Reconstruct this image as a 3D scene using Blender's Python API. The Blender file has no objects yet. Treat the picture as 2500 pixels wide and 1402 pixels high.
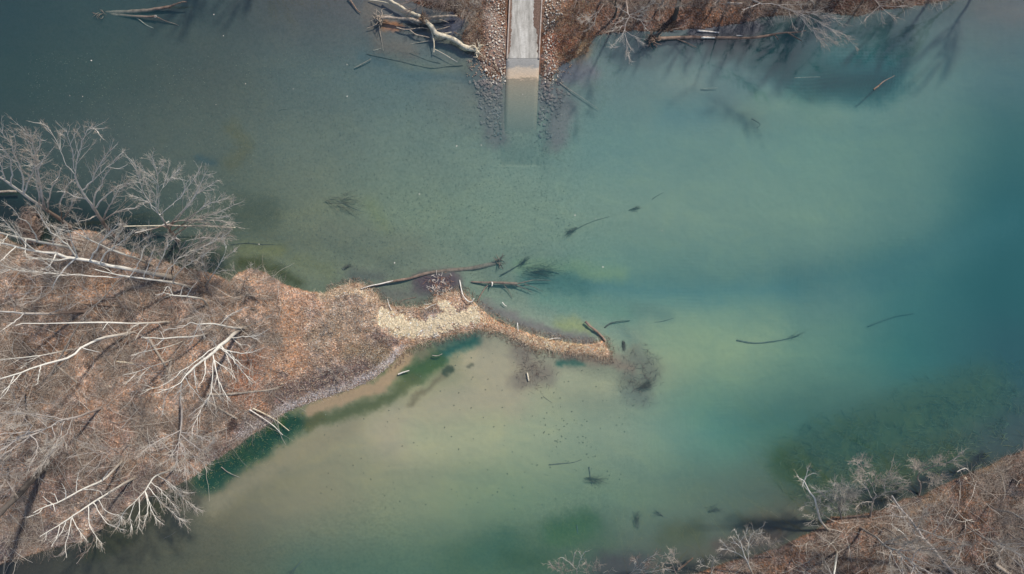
import bpy, math, random
import numpy as np

# ------------------------------------------------------------------ camera, sky, sun, exposure
S = 0.05            # metres per source pixel on the water plane
H = 83.333          # height of the camera over the water
scene = bpy.context.scene
cam_data = bpy.data.cameras.new("camera")
cam = bpy.data.objects.new("camera", cam_data)
scene.collection.objects.link(cam)
cam.location = (0.0, 0.0, H)
cam.rotation_euler = (0.0, 0.0, 0.0)
cam_data.sensor_width = 36.0
cam_data.lens = 24.0
cam_data.clip_start = 0.5
cam_data.clip_end = 3000.0
scene.camera = cam

SUN_EL, SUN_AZ = math.radians(47.0), math.radians(37.0)   # the sun stands to the upper right of the picture
world = bpy.data.worlds.new("World")
scene.world = world
world.use_nodes = True
wn = world.node_tree
for n in list(wn.nodes):
    wn.nodes.remove(n)
sky = wn.nodes.new("ShaderNodeTexSky")
sky.sky_type = 'NISHITA'
sky.sun_disc = False
sky.sun_elevation = SUN_EL
sky.sun_rotation = SUN_AZ
sky.air_density = 1.0
sky.dust_density = 0.8
sky.ozone_density = 0.8
bg = wn.nodes.new("ShaderNodeBackground")
bg.inputs['Strength'].default_value = 0.11
wo = wn.nodes.new("ShaderNodeOutputWorld")
wn.links.new(sky.outputs[0], bg.inputs[0])
wn.links.new(bg.outputs[0], wo.inputs[0])

sun_data = bpy.data.lights.new("sun", 'SUN')
sun_data.energy = 3.9
sun_data.angle = math.radians(3.0)
sun_data.color = (1.0, 0.915, 0.80)
sun = bpy.data.objects.new("sun", sun_data)
scene.collection.objects.link(sun)
sun.rotation_euler = (math.radians(90) - SUN_EL, 0.0, math.pi - SUN_AZ)

scene.view_settings.view_transform = 'Standard'
scene.view_settings.look = 'None'
scene.view_settings.exposure = 0.0
scene.view_settings.gamma = 1.0
scene.cycles.max_bounces = 8
scene.cycles.transparent_max_bounces = 24
E_REF = np.array([1.04, 1.01, 1.00])      # picture value of a white level surface in this light

rng = np.random.default_rng(7)
random.seed(7)
C = scene.collection

# ------------------------------------------------------------------ helpers
def P(px, py, z=0.0):
    k = (H - z) / H * S
    return ((px - 1250.0) * k, (701.0 - py) * k, z)

def lin(c):
    c = np.asarray(c, dtype=float) / 255.0
    return np.where(c <= 0.04045, c / 12.92, ((c + 0.055) / 1.055) ** 2.4)

def tag(o, label=None, cat=None, group=None, kind=None):
    if label: o['label'] = label
    if cat: o['category'] = cat
    if group: o['group'] = group
    if kind: o['kind'] = kind
    return o

def empty(name, loc):
    o = bpy.data.objects.new(name, None)
    o.location = loc
    o.empty_display_size = 0.3
    C.objects.link(o)
    return o

class MB:
    """collects tubes, quads and hulls and builds ONE mesh"""
    def __init__(self):
        self.v, self.f, self.c, self.n = [], [], [], 0
        self.has_c = False; self.mi = []; self.cur = 0
    def add(self, v, f, col=None):
        v = np.asarray(v, dtype=np.float32).reshape(-1, 3)
        f = np.asarray(f, dtype=np.int64)
        self.mi.append(np.full(len(f), self.cur, np.int32)); self.v.append(v); self.f.append(f + self.n); self.n += len(v)
        if col is not None:
            self.has_c = True
            col = np.asarray(col, dtype=np.float32)
            if col.ndim == 1: col = np.tile(col, (len(v), 1))
            self.c.append(col)
    def tubes(self, pts, rad, sides=3, caps=False, col=None, lump=0.0):
        """pts (N,K,3), rad (N,K)"""
        pts = np.asarray(pts, dtype=float); rad = np.asarray(rad, dtype=float)
        N, K, _ = pts.shape
        if N == 0: return
        d = pts[:, -1] - pts[:, 0]
        d /= np.linalg.norm(d, axis=1, keepdims=True) + 1e-9
        ref = np.where(np.abs(d[:, 2:3]) > 0.8, np.array([[1., 0, 0]]), np.array([[0, 0, 1.]]))
        tan = np.gradient(pts, axis=1)
        tan /= np.linalg.norm(tan, axis=2, keepdims=True) + 1e-9
        u = np.cross(tan, ref[:, None, :]); u /= np.linalg.norm(u, axis=2, keepdims=True) + 1e-9
        w = np.cross(tan, u)
        th = np.arange(sides) * 2 * math.pi / sides
        r = rad[:, :, None] * np.ones(sides)[None, None, :]
        if lump: r = r * (1 + lump * rng.normal(size=r.shape))
        V = pts[:, :, None, :] + r[..., None] * (np.cos(th)[None, None, :, None] * u[:, :, None, :] + np.sin(th)[None, None, :, None] * w[:, :, None, :])
        base = (np.arange(N) * K * sides)[:, None, None]
        k = np.arange(K - 1)[None, :, None] * sides
        s = np.arange(sides)[None, None, :]
        s2 = (s + 1) % sides
        F = np.stack([base + k + s, base + k + s2, base + k + sides + s2, base + k + sides + s], axis=-1).reshape(-1, 4)
        if col is not None:
            col = np.asarray(col, dtype=np.float32)
            if col.ndim == 1: col = np.tile(col, (N, 1))
            col = np.repeat(col, K * sides, axis=0)
        self.add(V.reshape(-1, 3), F, col)
        if caps:
            for i in range(N):
                for kk in (0, K - 1):
                    cpt = pts[i, kk]
                    ring = V[i, kk]
                    vv = np.vstack([ring, cpt[None]])
                    idx = np.arange(sides)
                    ff = np.stack([idx, (idx + 1) % sides, np.full(sides, sides), np.full(sides, sides)], axis=1)
                    self.add(vv, ff, None if col is None else col[i * K * sides])
    def build(self, name, mat, parent=None, smooth=True):
        me = bpy.data.meshes.new(name)
        v = np.concatenate(self.v) if self.v else np.zeros((0, 3), np.float32)
        if parent is not None:
            v = v - np.array(parent.location, dtype=np.float32)
        f = np.concatenate(self.f)
        tri = f[:, 3] == f[:, 2] if f.shape[1] == 4 else np.ones(len(f), bool)
        cnt = np.where(tri, 3, 4).astype(np.int32)
        start = np.concatenate([[0], np.cumsum(cnt)[:-1]]).astype(np.int32)
        if f.shape[1] == 4:
            keep = np.ones((len(f), 4), bool); keep[tri, 3] = False
            loops = f.reshape(-1)[keep.reshape(-1)].astype(np.int32)
        else:
            loops = f.reshape(-1).astype(np.int32)
        me.vertices.add(len(v)); me.vertices.foreach_set('co', v.reshape(-1).astype(np.float32))
        me.loops.add(len(loops)); me.loops.foreach_set('vertex_index', loops)
        me.polygons.add(len(f)); me.polygons.foreach_set('loop_start', start)
        me.polygons.foreach_set('loop_total', cnt)
        if smooth: me.polygons.foreach_set('use_smooth', np.ones(len(f), bool))
        me.update(calc_edges=True)
        if self.has_c:
            ca = me.color_attributes.new("Col", 'FLOAT_COLOR', 'POINT')
            cc = np.concatenate(self.c); cc = np.hstack([cc, np.ones((len(cc), 1), np.float32)])
            ca.data.foreach_set('color', cc.reshape(-1).astype(np.float32))
        for q in (mat if isinstance(mat, (list, tuple)) else [mat]):
            if q: me.materials.append(q)
        if isinstance(mat, (list, tuple)): me.polygons.foreach_set('material_index', np.concatenate(self.mi))
        o = bpy.data.objects.new(name, me)
        C.objects.link(o)
        if parent is not None: o.parent = parent
        return o

# ---- numpy value noise
def vnoise(x, y, seed=0):
    xi = np.floor(x).astype(np.int64); yi = np.floor(y).astype(np.int64)
    xf = x - xi; yf = y - yi
    def h(a, b):
        n = (a * 374761393 + b * 668265263 + seed * 1274126177) & 0xFFFFFFFF
        n = ((n ^ (n >> 13)) * 1274126177) & 0xFFFFFFFF
        return ((n ^ (n >> 16)) & 0xFFFF) / 65535.0
    sx = xf * xf * (3 - 2 * xf); sy = yf * yf * (3 - 2 * yf)
    return (h(xi, yi) * (1 - sx) + h(xi + 1, yi) * sx) * (1 - sy) + (h(xi, yi + 1) * (1 - sx) + h(xi + 1, yi + 1) * sx) * sy
def fbm(x, y, seed=0, oct=4):
    s = 0; a = 0.5; t = 0
    for i in range(oct):
        s = s + a * vnoise(x * 2 ** i, y * 2 ** i, seed + i); t += a; a *= 0.5
    return s / t - 0.5
def sstep(a, b, x):
    t = np.clip((x - a) / (b - a), 0, 1); return t * t * (3 - 2 * t)

# ---- materials
def mat_new(name):
    m = bpy.data.materials.new(name); m.use_nodes = True
    nt = m.node_tree
    b = nt.nodes['Principled BSDF']
    b.inputs['Roughness'].default_value = 0.85
    b.inputs['Specular IOR Level'].default_value = 0.25
    return m, nt, b
def N(nt, t, **kw):
    n = nt.nodes.new(t)
    for k, v in kw.items():
        if k in n.inputs: n.inputs[k].default_value = v
        else: setattr(n, k, v)
    return n
def noise(nt, scale, detail=4, rough=0.6, coord='Object', dist=0.0, stretch=None):
    tc = N(nt, 'ShaderNodeTexCoord')
    n = N(nt, 'ShaderNodeTexNoise', Scale=scale, Detail=detail, Roughness=rough, Distortion=dist)
    if stretch:
        mp = N(nt, 'ShaderNodeMapping'); mp.inputs['Scale'].default_value = stretch
        nt.links.new(tc.outputs[coord], mp.inputs[0]); nt.links.new(mp.outputs[0], n.inputs[0])
    else:
        nt.links.new(tc.outputs[coord], n.inputs[0])
    return n
def ramp(nt, src, stops):
    r = N(nt, 'ShaderNodeValToRGB')
    e = r.color_ramp.elements
    while len(e) < len(stops): e.new(0.5)
    for el, (p, c) in zip(e, stops):
        el.position = p
        el.color = tuple(c) + (1,) if hasattr(c, '__len__') else (c, c, c, 1)
    nt.links.new(src, r.inputs[0])
    return r
def mixc(nt, a, b, fac, mode='MIX'):
    m = N(nt, 'ShaderNodeMix'); m.data_type = 'RGBA'; m.blend_type = mode
    if isinstance(fac, (int, float)): m.inputs[0].default_value = fac
    else: nt.links.new(fac, m.inputs[0])
    for s, i in ((a, 6), (b, 7)):
        if hasattr(s, 'node'): nt.links.new(s, m.inputs[i])
        else: m.inputs[i].default_value = tuple(s) + (1,)
    return m.outputs[2]
def bump(nt, b, src, strength=0.5, dist=0.05):
    n = N(nt, 'ShaderNodeBump', Strength=strength, Distance=dist)
    nt.links.new(src, n.inputs['Height']); nt.links.new(n.outputs[0], b.inputs['Normal'])

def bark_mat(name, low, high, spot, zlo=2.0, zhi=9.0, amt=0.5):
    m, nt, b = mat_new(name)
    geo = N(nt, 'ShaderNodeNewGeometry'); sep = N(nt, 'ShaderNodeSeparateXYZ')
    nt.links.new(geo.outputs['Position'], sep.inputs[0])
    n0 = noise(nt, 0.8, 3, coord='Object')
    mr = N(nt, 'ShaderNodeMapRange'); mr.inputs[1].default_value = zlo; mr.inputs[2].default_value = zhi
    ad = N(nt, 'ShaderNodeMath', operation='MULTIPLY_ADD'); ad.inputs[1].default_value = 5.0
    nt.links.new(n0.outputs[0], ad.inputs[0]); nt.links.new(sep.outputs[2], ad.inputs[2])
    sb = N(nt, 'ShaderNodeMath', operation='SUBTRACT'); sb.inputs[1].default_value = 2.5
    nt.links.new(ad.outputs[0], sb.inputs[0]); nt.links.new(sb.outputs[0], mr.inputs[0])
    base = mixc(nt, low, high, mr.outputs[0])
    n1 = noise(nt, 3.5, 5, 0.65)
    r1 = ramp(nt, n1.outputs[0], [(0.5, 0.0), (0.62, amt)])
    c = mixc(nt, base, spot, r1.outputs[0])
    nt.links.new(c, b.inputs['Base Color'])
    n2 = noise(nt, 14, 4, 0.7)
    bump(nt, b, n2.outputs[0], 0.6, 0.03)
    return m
def wood_mat(name, a, bcol, scale=4.0, rough=0.85):
    m, nt, b = mat_new(name)
    n1 = noise(nt, scale, 5, 0.7)
    r = ramp(nt, n1.outputs[0], [(0.36, a), (0.62, bcol)])
    nt.links.new(r.outputs[0], b.inputs['Base Color'])
    b.inputs['Roughness'].default_value = rough
    n2 = noise(nt, 18, 4, 0.7); bump(nt, b, n2.outputs[0], 0.7, 0.03)
    return m
def vcol_mat(name, var=0.25, scale=6.0, rough=0.9, trans=False):
    m, nt, b = mat_new(name)
    at = N(nt, 'ShaderNodeAttribute'); at.attribute_name = 'Col'
    n1 = noise(nt, scale, 4, 0.7)
    r = ramp(nt, n1.outputs[0], [(0.3, 1 - var), (0.7, 1 + var)])
    c = mixc(nt, at.outputs[0], r.outputs[0], 1.0, 'MULTIPLY')
    nt.links.new(c, b.inputs['Base Color'])
    b.inputs['Roughness'].default_value = rough
    return m

M = {}
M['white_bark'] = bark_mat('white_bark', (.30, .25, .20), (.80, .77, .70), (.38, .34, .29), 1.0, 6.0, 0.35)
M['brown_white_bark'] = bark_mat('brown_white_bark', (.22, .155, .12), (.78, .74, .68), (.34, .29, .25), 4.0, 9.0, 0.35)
M['grey_bark'] = bark_mat('grey_bark', (.27, .22, .19), (.50, .46, .43), (.24, .20, .18), 2.0, 8.0, 0.4)
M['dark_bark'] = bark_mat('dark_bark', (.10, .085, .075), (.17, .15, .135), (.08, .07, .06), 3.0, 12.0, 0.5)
M['twig'] = wood_mat('twig', (.40, .335, .28), (.60, .53, .455), 0.6)
M['twig_pale'] = wood_mat('twig_pale', (.50, .445, .38), (.76, .70, .62), 0.6)
M['twig_brown'] = wood_mat('twig_brown', (.20, .145, .12), (.34, .26, .22), 0.6)
M['sunk_faint'] = wood_mat('sunk_faint', (.10, .105, .085), (.20, .19, .155), 2.0)
M['cream_wood'] = wood_mat('cream_wood', (.48, .41, .29), (.78, .71, .56), 3.0)
M['grey_wood'] = wood_mat('grey_wood', (.24, .20, .16), (.48, .41, .34), 3.0)
M['brown_wood'] = wood_mat('brown_wood', (.17, .11, .075), (.33, .23, .165), 3.0)
M['sunk_wood'] = wood_mat('sunk_wood', (.16, .11, .085), (.31, .225, .175), 2.0)
M['sunk_dark'] = wood_mat('sunk_dark', (.05, .055, .05), (.14, .125, .11), 2.0)
M['white_wood'] = wood_mat('white_wood', (.55, .50, .44), (.88, .84, .77), 4.0)
M['vcol'] = vcol_mat('leaf_surface', 0.15)
M['blade'] = vcol_mat('dry_stem', 0.2, 1.5)

# ------------------------------------------------------------------ shorelines (source-pixel plan coordinates)
ISLAND = [(-9000,300),(-400,545),(0,566),(30,590),(70,606),(115,596),(150,575),(195,560),(240,568),(285,600),(330,620),(400,636),(440,652),(520,668),(562,688),
 (580,668),(610,655),(645,664),(690,692),(740,709),(790,716),(830,700),(868,690),(905,703),(930,735),(960,748),(1010,751),(1050,745),(1062,728),(1090,714),(1128,711),
 (1152,733),(1172,752),(1200,775),(1240,795),(1290,815),(1340,828),(1400,839),(1450,841),(1472,832),(1486,852),(1484,873),(1440,863),(1390,858),(1360,858),(1325,850),
 (1290,840),(1258,826),(1230,813),(1200,806),(1160,802),(1120,812),(1070,826),(1020,838),(990,852),(962,880),(930,910),(890,936),(850,951),(800,968),(750,985),(705,1003),
 (672,1024),(620,1058),(573,1092),(509,1132),(478,1160),(440,1180),(400,1196),(358,1215),(297,1247),(251,1287),(200,1321),(107,1344),(0,1377),(-400,1480),(-9000,3500)]
TOPBANK = [(-9000,-700),(-500,-190),(300,-125),(600,-95),(900,-70),(980,-30),(1010,8),(1047,20),(1103,28),(1124,43),(1146,50),(1141,65),(1131,82),(1127,96),(1141,110),(1165,123),(1168,142),(1175,163),(1188,186),(1203,199),(1230,206),
 (1233,193),(1317,193),(1320,207),(1340,214),(1348,190),(1362,163),(1384,151),(1411,139),(1434,126),(1443,99),(1454,88),(1480,82),(1509,80),(1548,74),(1590,76),(1624,78),(1680,70),(1722,69),(1764,62),(1834,53),
 (1856,41),(1932,36),(2016,31),(2095,40),(2130,27),(2232,15),(2310,0),(2400,-20),(2600,-60),(9000,-900),(9000,-9000),(-9000,-9000)]
SOUTHBANK = [(9000,-1500),(2900,900),(2600,1060),(2500,1100),(2453,1115),(2417,1137),(2374,1151),(2342,1165),(2288,1190),(2259,1208),(2202,1219),(2159,1243),(2094,1258),(2030,1262),(2005,1287),(1951,1312),
 (1901,1337),(1836,1359),(1772,1373),(1736,1387),(1700,1401),(1640,1416),(1500,1432),(1300,1450),(900,1500),(300,1640),(-9000,4400),(-9000,9000),(9000,9000)]

def sdist(x, y, poly):
    """signed distance in px, positive inside"""
    d = np.full(x.shape, 1e9); inside = np.zeros(x.shape, bool)
    n = len(poly)
    for i in range(n):
        ax, ay = poly[i]; bx, by = poly[(i + 1) % n]
        ex, ey = bx - ax, by - ay
        t = np.clip(((x - ax) * ex + (y - ay) * ey) / (ex * ex + ey * ey), 0, 1)
        d = np.minimum(d, (x - ax - t * ex) ** 2 + (y - ay - t * ey) ** 2)
        if ay != by:
            cond = ((ay > y) != (by > y)) & (x < (bx - ax) * (y - ay) / (by - ay) + ax)
            inside ^= cond
    d = np.sqrt(d)
    return np.where(inside, d, -d)

def polydist(x, y, line):
    d = np.full(x.shape, 1e9)
    for (ax, ay), (bx, by) in zip(line[:-1], line[1:]):
        ex, ey = bx - ax, by - ay
        t = np.clip(((x - ax) * ex + (y - ay) * ey) / (ex * ex + ey * ey + 1e-9), 0, 1)
        d = np.minimum(d, (x - ax - t * ex) ** 2 + (y - ay - t * ey) ** 2)
    return np.sqrt(d)

# how the river reads from above: silt, gravel and depth, with edge vignette and tree shade painted in, sampled every 250 x 175 px
GX = [0,250,500,750,1000,1250,1500,1750,2000,2250,2500]
GY = [0,175,350,525,700,875,1050,1225,1402]
GRID = [
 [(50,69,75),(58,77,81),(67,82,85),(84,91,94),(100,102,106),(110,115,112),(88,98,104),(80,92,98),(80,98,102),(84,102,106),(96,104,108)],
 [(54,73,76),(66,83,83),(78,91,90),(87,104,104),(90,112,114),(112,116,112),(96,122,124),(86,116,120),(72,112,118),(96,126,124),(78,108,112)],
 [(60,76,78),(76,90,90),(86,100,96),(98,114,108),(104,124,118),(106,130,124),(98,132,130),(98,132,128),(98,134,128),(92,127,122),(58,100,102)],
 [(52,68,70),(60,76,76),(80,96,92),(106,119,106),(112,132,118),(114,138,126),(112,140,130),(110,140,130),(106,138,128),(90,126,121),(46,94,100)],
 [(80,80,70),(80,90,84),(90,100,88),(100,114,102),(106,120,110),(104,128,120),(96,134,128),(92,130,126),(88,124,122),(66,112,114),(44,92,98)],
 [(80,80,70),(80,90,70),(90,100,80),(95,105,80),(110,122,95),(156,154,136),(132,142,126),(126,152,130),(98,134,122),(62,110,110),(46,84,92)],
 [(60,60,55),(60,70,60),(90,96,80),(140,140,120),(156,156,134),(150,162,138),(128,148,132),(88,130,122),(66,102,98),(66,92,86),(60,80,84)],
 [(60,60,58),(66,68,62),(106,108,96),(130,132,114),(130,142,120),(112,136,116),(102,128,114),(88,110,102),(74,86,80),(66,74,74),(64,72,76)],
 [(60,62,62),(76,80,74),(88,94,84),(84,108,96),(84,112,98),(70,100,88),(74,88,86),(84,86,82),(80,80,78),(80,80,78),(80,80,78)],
]
# beds with a shape of their own, and painted patches of tree shade: line of points, half width, softness, colour, opacity
BEDS_AND_SHADE = [
 ([(1990,190),(2090,175),(2170,170)], 55, 50, (34,84,92), 1.0),
 ([(1840,110),(1900,135),(1990,150)], 34, 30, (52,92,98), .9),
 ([(1760,100),(1840,95)], 30, 30, (70,88,94), .8),
 ([(1640,272),(1720,270)], 20, 55, (82,122,128), .7),
 ([(1640,200),(1700,195)], 25, 40, (108,132,130), .7),
 ([(1850,265),(1950,250),(2050,270)], 30, 45, (104,134,124), .6),
 ([(1380,690),(1480,702),(1600,712),(1760,716),(1950,700)], 14, 42, (80,124,127), .8),
 ([(1950,700),(2150,665),(2300,620),(2520,540)], 20, 70, (62,108,114), .55),
 ([(1270,650),(1400,655),(1520,672)], 12, 25, (116,148,124), .8),
 ([(1620,840),(1750,855),(1880,830)], 20, 80, (128,154,130), .75),
 ([(1330,730),(1420,745),(1540,770)], 18, 35, (92,132,124), .7),
 ([(1370,790),(1425,800)], 12, 18, (128,142,108), .8),
 ([(1290,690),(1370,690),(1420,705)], 18, 30, (70,112,112), .8),
 ([(940,720),(1030,722)], 12, 26, (100,104,102), .85),
 ([(1035,690),(1100,685)], 22, 22, (86,80,90), .95),
 ([(1180,745),(1260,780),(1350,815),(1440,830)], 10, 14, (112,112,114), .85),
 ([(860,672),(930,676)], 12, 20, (84,94,94), .8),
 ([(590,600),(680,610)], 12, 22, (104,116,92), .8),
 ([(575,520),(640,520)], 34, 40, (72,88,84), .8),  # painted tree shadow on the bed
 ([(590,580),(780,590),(960,640)], 10, 30, (88,102,96), .5),
 ([(590,640),(650,650),(730,690)], 10, 20, (64,76,62), .9),
 ([(720,640),(800,660)], 10, 30, (106,118,96), .6),
 ([(0,520),(160,540),(330,575)], 44, 44, (34,50,56), .9),  # deep inlet with tree shadow painted into its colour
 ([(400,600),(520,640)], 20, 30, (40,56,60), .85),  # inlet darkened with painted shade of the crowns above
 ([(480,385),(515,395)], 6, 14, (64,88,96), .8),
 ([(560,310),(600,350),(560,400)], 14, 22, (92,98,80), .5),
 ([(900,500),(940,560)], 8, 30, (112,128,98), .5),
 ([(800,560),(900,575),(1010,600)], 16, 40, (100,112,104), .5),
 # silt basin south of the spit
 ([(1180,880),(1230,960),(1080,1010),(960,1050)], 50, 60, (160,157,138), .9),
 ([(1040,1070),(1180,1060)], 40, 60, (156,164,138), .8),
 ([(1340,930),(1480,940)], 20, 30, (152,160,138), .7),
 ([(860,1040),(740,1100),(600,1180),(520,1240)], 16, 30, (138,136,118), .8),
 ([(990,870),(970,905),(925,942),(850,968),(760,1000)], 15, 10, (168,148,124), .95),
 ([(1075,838),(1120,826),(1160,828)], 14, 12, (100,124,112), .8),
 ([(1020,860),(1040,880)], 16, 10, (128,128,108), .8),
 ([(1155,832),(1110,850),(1070,880)], 10, 16, (56,104,98), .95),
 ([(1065,885),(1030,905),(1000,925)], 18, 14, (66,96,72), .92),
 ([(1010,925),(950,970),(880,998),(800,1022),(750,1035)], 12, 14, (84,98,76), .85),
 ([(1100,905),(1050,945),(1000,985)], 5, 9, (104,104,90), .7),
 ([(1090,909),(1102,906)], 8, 5, (66,84,76), .9),
 ([(1148,892),(1155,889)], 4, 4, (92,98,88), .8),
 ([(720,1035),(650,1075),(590,1115),(500,1180)], 24, 22, (38,76,68), .95),  # algae pool, its dark green also holds painted tree shade
 ([(700,1022),(655,1050)], 8, 7, (52,84,60), .7),
 ([(750,1040),(780,1020)], 10, 14, (96,102,78), .8),
 ([(440,1210),(380,1250),(300,1310),(220,1350)], 20, 20, (60,66,58), .8),  # painted shade of the island trees along the bank
 ([(1270,850),(1290,900),(1330,915),(1270,930)], 20, 26, (120,116,110), .8),
 ([(1365,884),(1415,888)], 7, 10, (58,104,96), .95),
 ([(1380,868),(1500,878),(1540,900)], 12, 14, (132,124,114), .85),
 ([(1550,870),(1590,905),(1565,950),(1545,930)], 18, 30, (98,108,104), .75),
 ([(1540,970),(1580,975)], 14, 22, (108,124,118), .7),
 ([(1500,800),(1530,830)], 14, 20, (92,122,118), .6),
 ([(1560,755),(1640,770)], 10, 18, (88,120,116), .5),
 # ramp foot and the shallows round it
 ([(1180,130),(1200,240),(1212,330)], 26, 20, (98,108,112), .8),
 ([(1340,230),(1380,260),(1360,330)], 26, 22, (106,114,118), .8),
 ([(1380,180),(1440,170)], 20, 20, (108,112,122), .8),
 ([(1410,150),(1450,110)], 6, 14, (150,128,110), .6),
 ([(940,62),(970,62)], 12, 9, (160,120,98), .95),
 ([(905,20),(930,110),(1000,120)], 18, 22, (112,108,102), .6),
 ([(1100,70),(1130,30)], 20, 14, (86,90,108), .8),
 ([(1000,40),(1060,60)], 20, 14, (70,80,90), .6),
 ([(960,150),(1060,165),(1140,160)], 10, 20, (112,124,114), .6),
 ([(880,130),(1000,175),(1150,190)], 10, 16, (78,104,112), .5),
 ([(2400,20),(2520,30)], 14, 30, (104,106,106), .5),
 ([(1700,80),(1850,70)], 16, 12, (84,86,98), .8),
 ([(1460,110),(1500,130),(1600,140)], 14, 22, (78,98,104), .7),
 # lower part
 ([(1120,1390),(1300,1350),(1450,1320)], 34, 60, (72,102,86), .6),
 ([(1360,1310),(1430,1290)], 26, 34, (66,102,82), .8),  # green shallow with a tree reflection painted in dark
 ([(1180,1370),(1230,1340)], 30, 34, (70,104,92), .7),
 ([(1240,1370),(1330,1380)], 14, 28, (62,92,78), .7),
 ([(1480,1380),(1560,1380)], 22, 26, (74,80,86), .8),
 ([(1640,1310),(1700,1300)], 20, 34, (78,92,78), .7),
 ([(1850,1290),(1950,1270)], 26, 34, (92,94,86), .8),
 ([(1760,1340),(1900,1310)], 12, 22, (86,80,80), .8),
 ([(1920,1130),(1950,1160)], 24, 28, (60,88,70), .8),
 ([(1960,1130),(2060,1100),(2200,1050),(2420,960)], 50, 60, (60,90,80), .85),
 ([(1960,1160),(2040,1180),(2150,1160),(2330,1110)], 22, 62, (62,82,68), .8),
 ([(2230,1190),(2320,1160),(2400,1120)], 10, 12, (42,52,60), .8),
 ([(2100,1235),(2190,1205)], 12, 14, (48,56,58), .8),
 ([(1960,1040),(1800,1080)], 10, 60, (74,118,112), .5),
]
# ground cover on land: same way
LAND = [
 ([(700,760),(720,870),(700,900)], 34, 30, (178,134,102), .8),
 ([(620,880),(600,960)], 30, 30, (160,112,86), .8),
 ([(650,980),(700,930)], 16, 18, (168,118,86), .8),
 ([(560,660),(600,680),(640,690)], 16, 18, (200,160,130), .8),
 ([(640,700),(720,720),(780,740)], 14, 20, (176,140,118), .7),
 ([(790,715),(870,705),(910,725)], 12, 12, (206,182,150), .85),
 ([(820,770),(900,770)], 30, 26, (150,132,116), .8),
 ([(780,830),(820,800),(880,850)], 24, 22, (146,128,110), .7),
 ([(930,770),(990,780)], 18, 16, (186,160,130), .8),
 ([(960,808),(1010,815)], 12, 8, (196,176,138), .8),
 ([(1080,740),(1120,735)], 16, 10, (172,140,116), .9),
 ([(1150,745),(1175,765)], 9, 7, (214,178,146), .9),
 ([(1180,780),(1230,800),(1290,825)], 10, 6, (222,160,118), .95),
 ([(1290,825),(1360,842),(1470,855)], 12, 6, (226,180,138), .95),
 ([(930,820),(960,830),(900,860)], 12, 12, (110,92,90), .8),
 ([(860,870),(930,860),(940,880)], 22, 20, (132,116,92), .7),
 ([(680,960),(760,940),(820,920),(880,900)], 26, 22, (108,92,90), .9),
 ([(985,850),(950,880),(905,915),(840,940),(760,965),(700,990),(640,1030)], 5, 10, (158,146,146), .8),
 ([(640,1020),(600,1040),(560,1075),(510,1110)], 12, 12, (112,98,98), .8),
 ([(560,1055),(500,1090)], 8, 16, (156,124,104), .6),
 ([(660,825),(690,830)], 14, 14, (122,112,104), .8),
 ([(690,910),(700,915)], 6, 8, (118,108,110), .8),
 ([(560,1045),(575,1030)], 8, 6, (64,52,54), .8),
 ([(120,700),(250,720),(180,830)], 40, 60, (134,104,82), .6),
 ([(420,770),(360,870)], 40, 50, (140,106,88), .6),
 ([(60,600),(0,600)], 20, 16, (138,118,96), .8),
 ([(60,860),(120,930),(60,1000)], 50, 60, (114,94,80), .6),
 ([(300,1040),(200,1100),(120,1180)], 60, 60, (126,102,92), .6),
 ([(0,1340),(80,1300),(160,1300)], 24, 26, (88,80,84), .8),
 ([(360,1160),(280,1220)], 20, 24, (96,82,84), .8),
 # top bank
 ([(1130,60),(1150,110),(1190,150)], 18, 14, (140,112,98), .8),
 ([(1200,40),(1215,120)], 18, 14, (142,122,112), .8),
 ([(1345,20),(1350,80)], 20, 18, (120,98,84), .8),
 ([(1350,110),(1390,100)], 20, 16, (126,78,62), .85),
 ([(1370,145),(1355,170)], 8, 8, (178,132,100), .8),
 ([(1415,125),(1430,105)], 10, 9, (172,150,114), .9),
 ([(1400,60),(1480,50)], 26, 30, (120,88,74), .7),
 ([(1560,50),(1640,55)], 26, 22, (128,92,76), .7),
 ([(1700,30),(1780,40)], 26, 22, (132,96,76), .8),
 ([(1850,20),(2000,10)], 24, 20, (104,78,68), .8),
 ([(2020,10),(2150,5)], 20, 16, (88,66,60), .8),
 ([(1640,60),(1610,70)], 10, 12, (70,66,60), .5),
 ([(1020,5),(1100,15)], 12, 14, (96,68,60), .8),
 # south bank
 ([(2220,1245),(2260,1225),(2300,1205)], 8, 12, (150,124,98), .8),
 ([(2390,1150),(2440,1130)], 8, 10, (146,124,100), .8),
 ([(2260,1290),(2310,1300)], 14, 18, (128,88,66), .7),
 ([(2060,1280),(2150,1280)], 10, 16, (146,118,94), .6),
 ([(1960,1330),(2000,1350)], 14, 20, (126,98,82), .7),
 ([(2420,1340),(2480,1300)], 30, 36, (84,80,78), .8),
 ([(2330,1380),(2420,1390)], 16, 26, (82,76,74), .7),
]

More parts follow.
